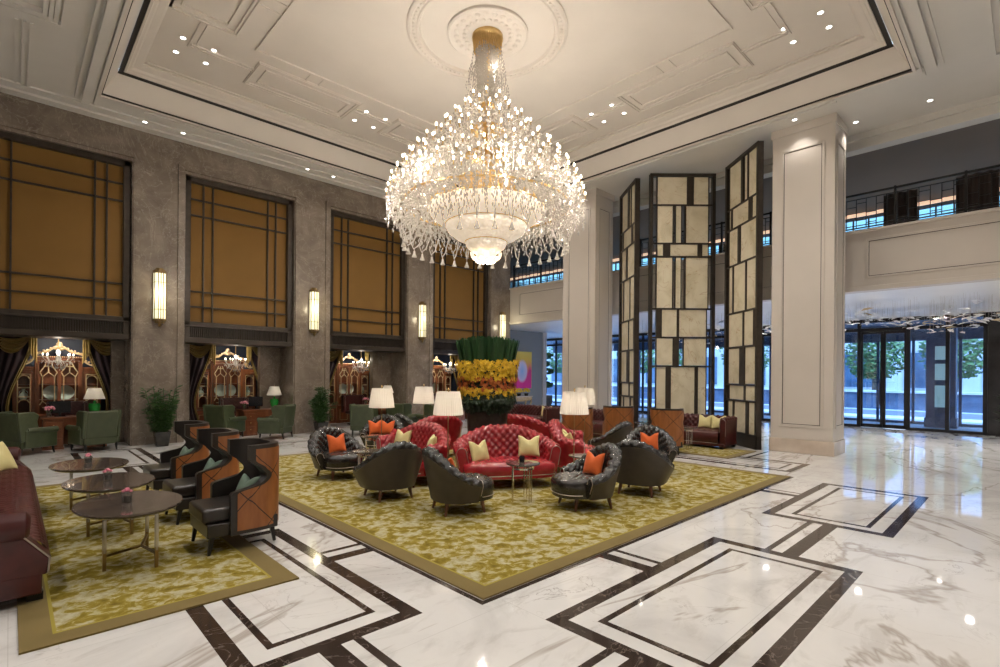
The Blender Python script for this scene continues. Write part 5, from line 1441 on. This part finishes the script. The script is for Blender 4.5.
for k in range(46):  # loops round the neck
    a = rn.random()*2*pi; z = rn.uniform(7.3, 7.95); r_ = .22+.2*(8.0-z)
    for q in range(9):
        t = q/8*pi*1.3; octa(d, ((r_+.10*sin(t))*cos(a), (r_+.10*sin(t))*sin(a), z+.12*cos(t)), .016, .026)
NB = 34
for k in range(NB*2):   # long strings from the widest ring down to the bell ring
    a = 2*pi*k/(NB*2)
    for r0, r1, z1 in ((1.92, 1.62, 4.52), (1.78, 1.48, 4.62), (1.60, 1.34, 4.75)):
        z0 = 5.16
        for q in range(9):
            t = q/8; r_ = r0+(r1-r0)*t**1.6+rn.uniform(-.03, .03); aa = a+rn.uniform(-.02, .02); octa(d, (r_*cos(aa), r_*sin(aa), z0+(z1-z0)*t), .020, .034)
tag(d.build('crystal_drops', M['crystal2'], gc, smooth=False), kind='stuff')
# curved glass scrolls and bells of the lowest ring
s0 = None
for k in range(NB):
    a = 2*pi*k/NB
    if s0 is None:
        s = MB().tube([(1.35, 0, 4.80), (1.50, 0, 4.48), (1.62, 0, 4.42), (1.68, 0, 4.55), (1.60, 0, 4.62)], [.012, .014, .013, .011, .009], 6)
        s0 = s.build('scroll_arm', M['crystal'], gc); o = s0
        b = MB().lathe([(0, .14), (.02, .13), (.028, .08), (.055, .01), (.05, .005), (.02, .05), (0, .07)], 10, (1.60, 0, 4.24), caps=False).tube([(1.60, 0, 4.44), (1.60, 0, 4.37)], .007, 4)
        b0 = b.build('bell_pendant', M['crystal'], s0)
    else:
        o = s0.copy(); C.objects.link(o); o.parent = gc
        for ch in s0.children: q = ch.copy(); C.objects.link(q); q.parent = o
    o.rotation_euler = (0, 0, a)
MB().lathe([(1.60, 5.10), (1.64, 5.10), (1.64, 5.13), (1.60, 5.13), (1.60, 5.10)], 72, caps=False).build('ring', M['brass'], gc)
# lit bowls
def rip(n_, am): return lambda i: 1+am*(i % 2)
for nm, pr in (('upper_bowl', [(1.10, 5.12), (1.14, 5.06), (1.10, 4.96), (.98, 4.85), (.80, 4.76)]), ('middle_bowl', [(.78, 4.78), (.79, 4.73), (.74, 4.62), (.58, 4.50), (.42, 4.43)]),
               ('lower_bowl', [(.40, 4.45), (.41, 4.41), (.37, 4.32), (.25, 4.22), (.12, 4.16)])):
    MB().lathe(pr, 72, ripple=rip(72, .012), caps=False).build(nm, M['bowlglass'], gc)
for r_, z in ((1.14, 5.10), (.80, 4.765), (.41, 4.43)):
    MB().lathe([(r_-.005, z-.012), (r_+.012, z-.012), (r_+.012, z+.014), (r_-.005, z+.014), (r_-.005, z-.012)], 72, caps=False).build('gilt_rim', M['brass'], gc)
mb = MB()
for k in range(24):
    a = 2*pi*k/24; mb.box((1.06*cos(a), 1.06*sin(a), 5.19), (.05, .05, .10), rz=a)
mb.build('gilt_gallery', M['brass'], gc)
p0 = None
for k in range(14):
    mb = MB(); 
    def f(u, v):
        b = (u-.5)*.46; w_ = v; r_ = .08+.24*sin(w_*pi/2); return (r_*cos(b)*(1-.15*abs(2*u-1)**2*w_), r_*sin(b)*1.1, 4.20-.11*sin(w_*pi*.9)+.05*w_**3-.02*abs(2*u-1))
    if p0 is None: p0 = mb.grid(f, 8, 8).build('petal', M['flowerglass'], gc); o = p0
    else: o = p0.copy(); C.objects.link(o); o.parent = gc
    o.rotation_euler = (0, .0, 2*pi*k/14); 
    if k % 2: o.scale = (.72, .72, 1); o.location.z = -.06
MB().lathe([(0, 4.02), (.05, 4.05), (.08, 4.12), (.06, 4.18), (0, 4.2)], 16).build('finial', M['flowerglass'], gc)
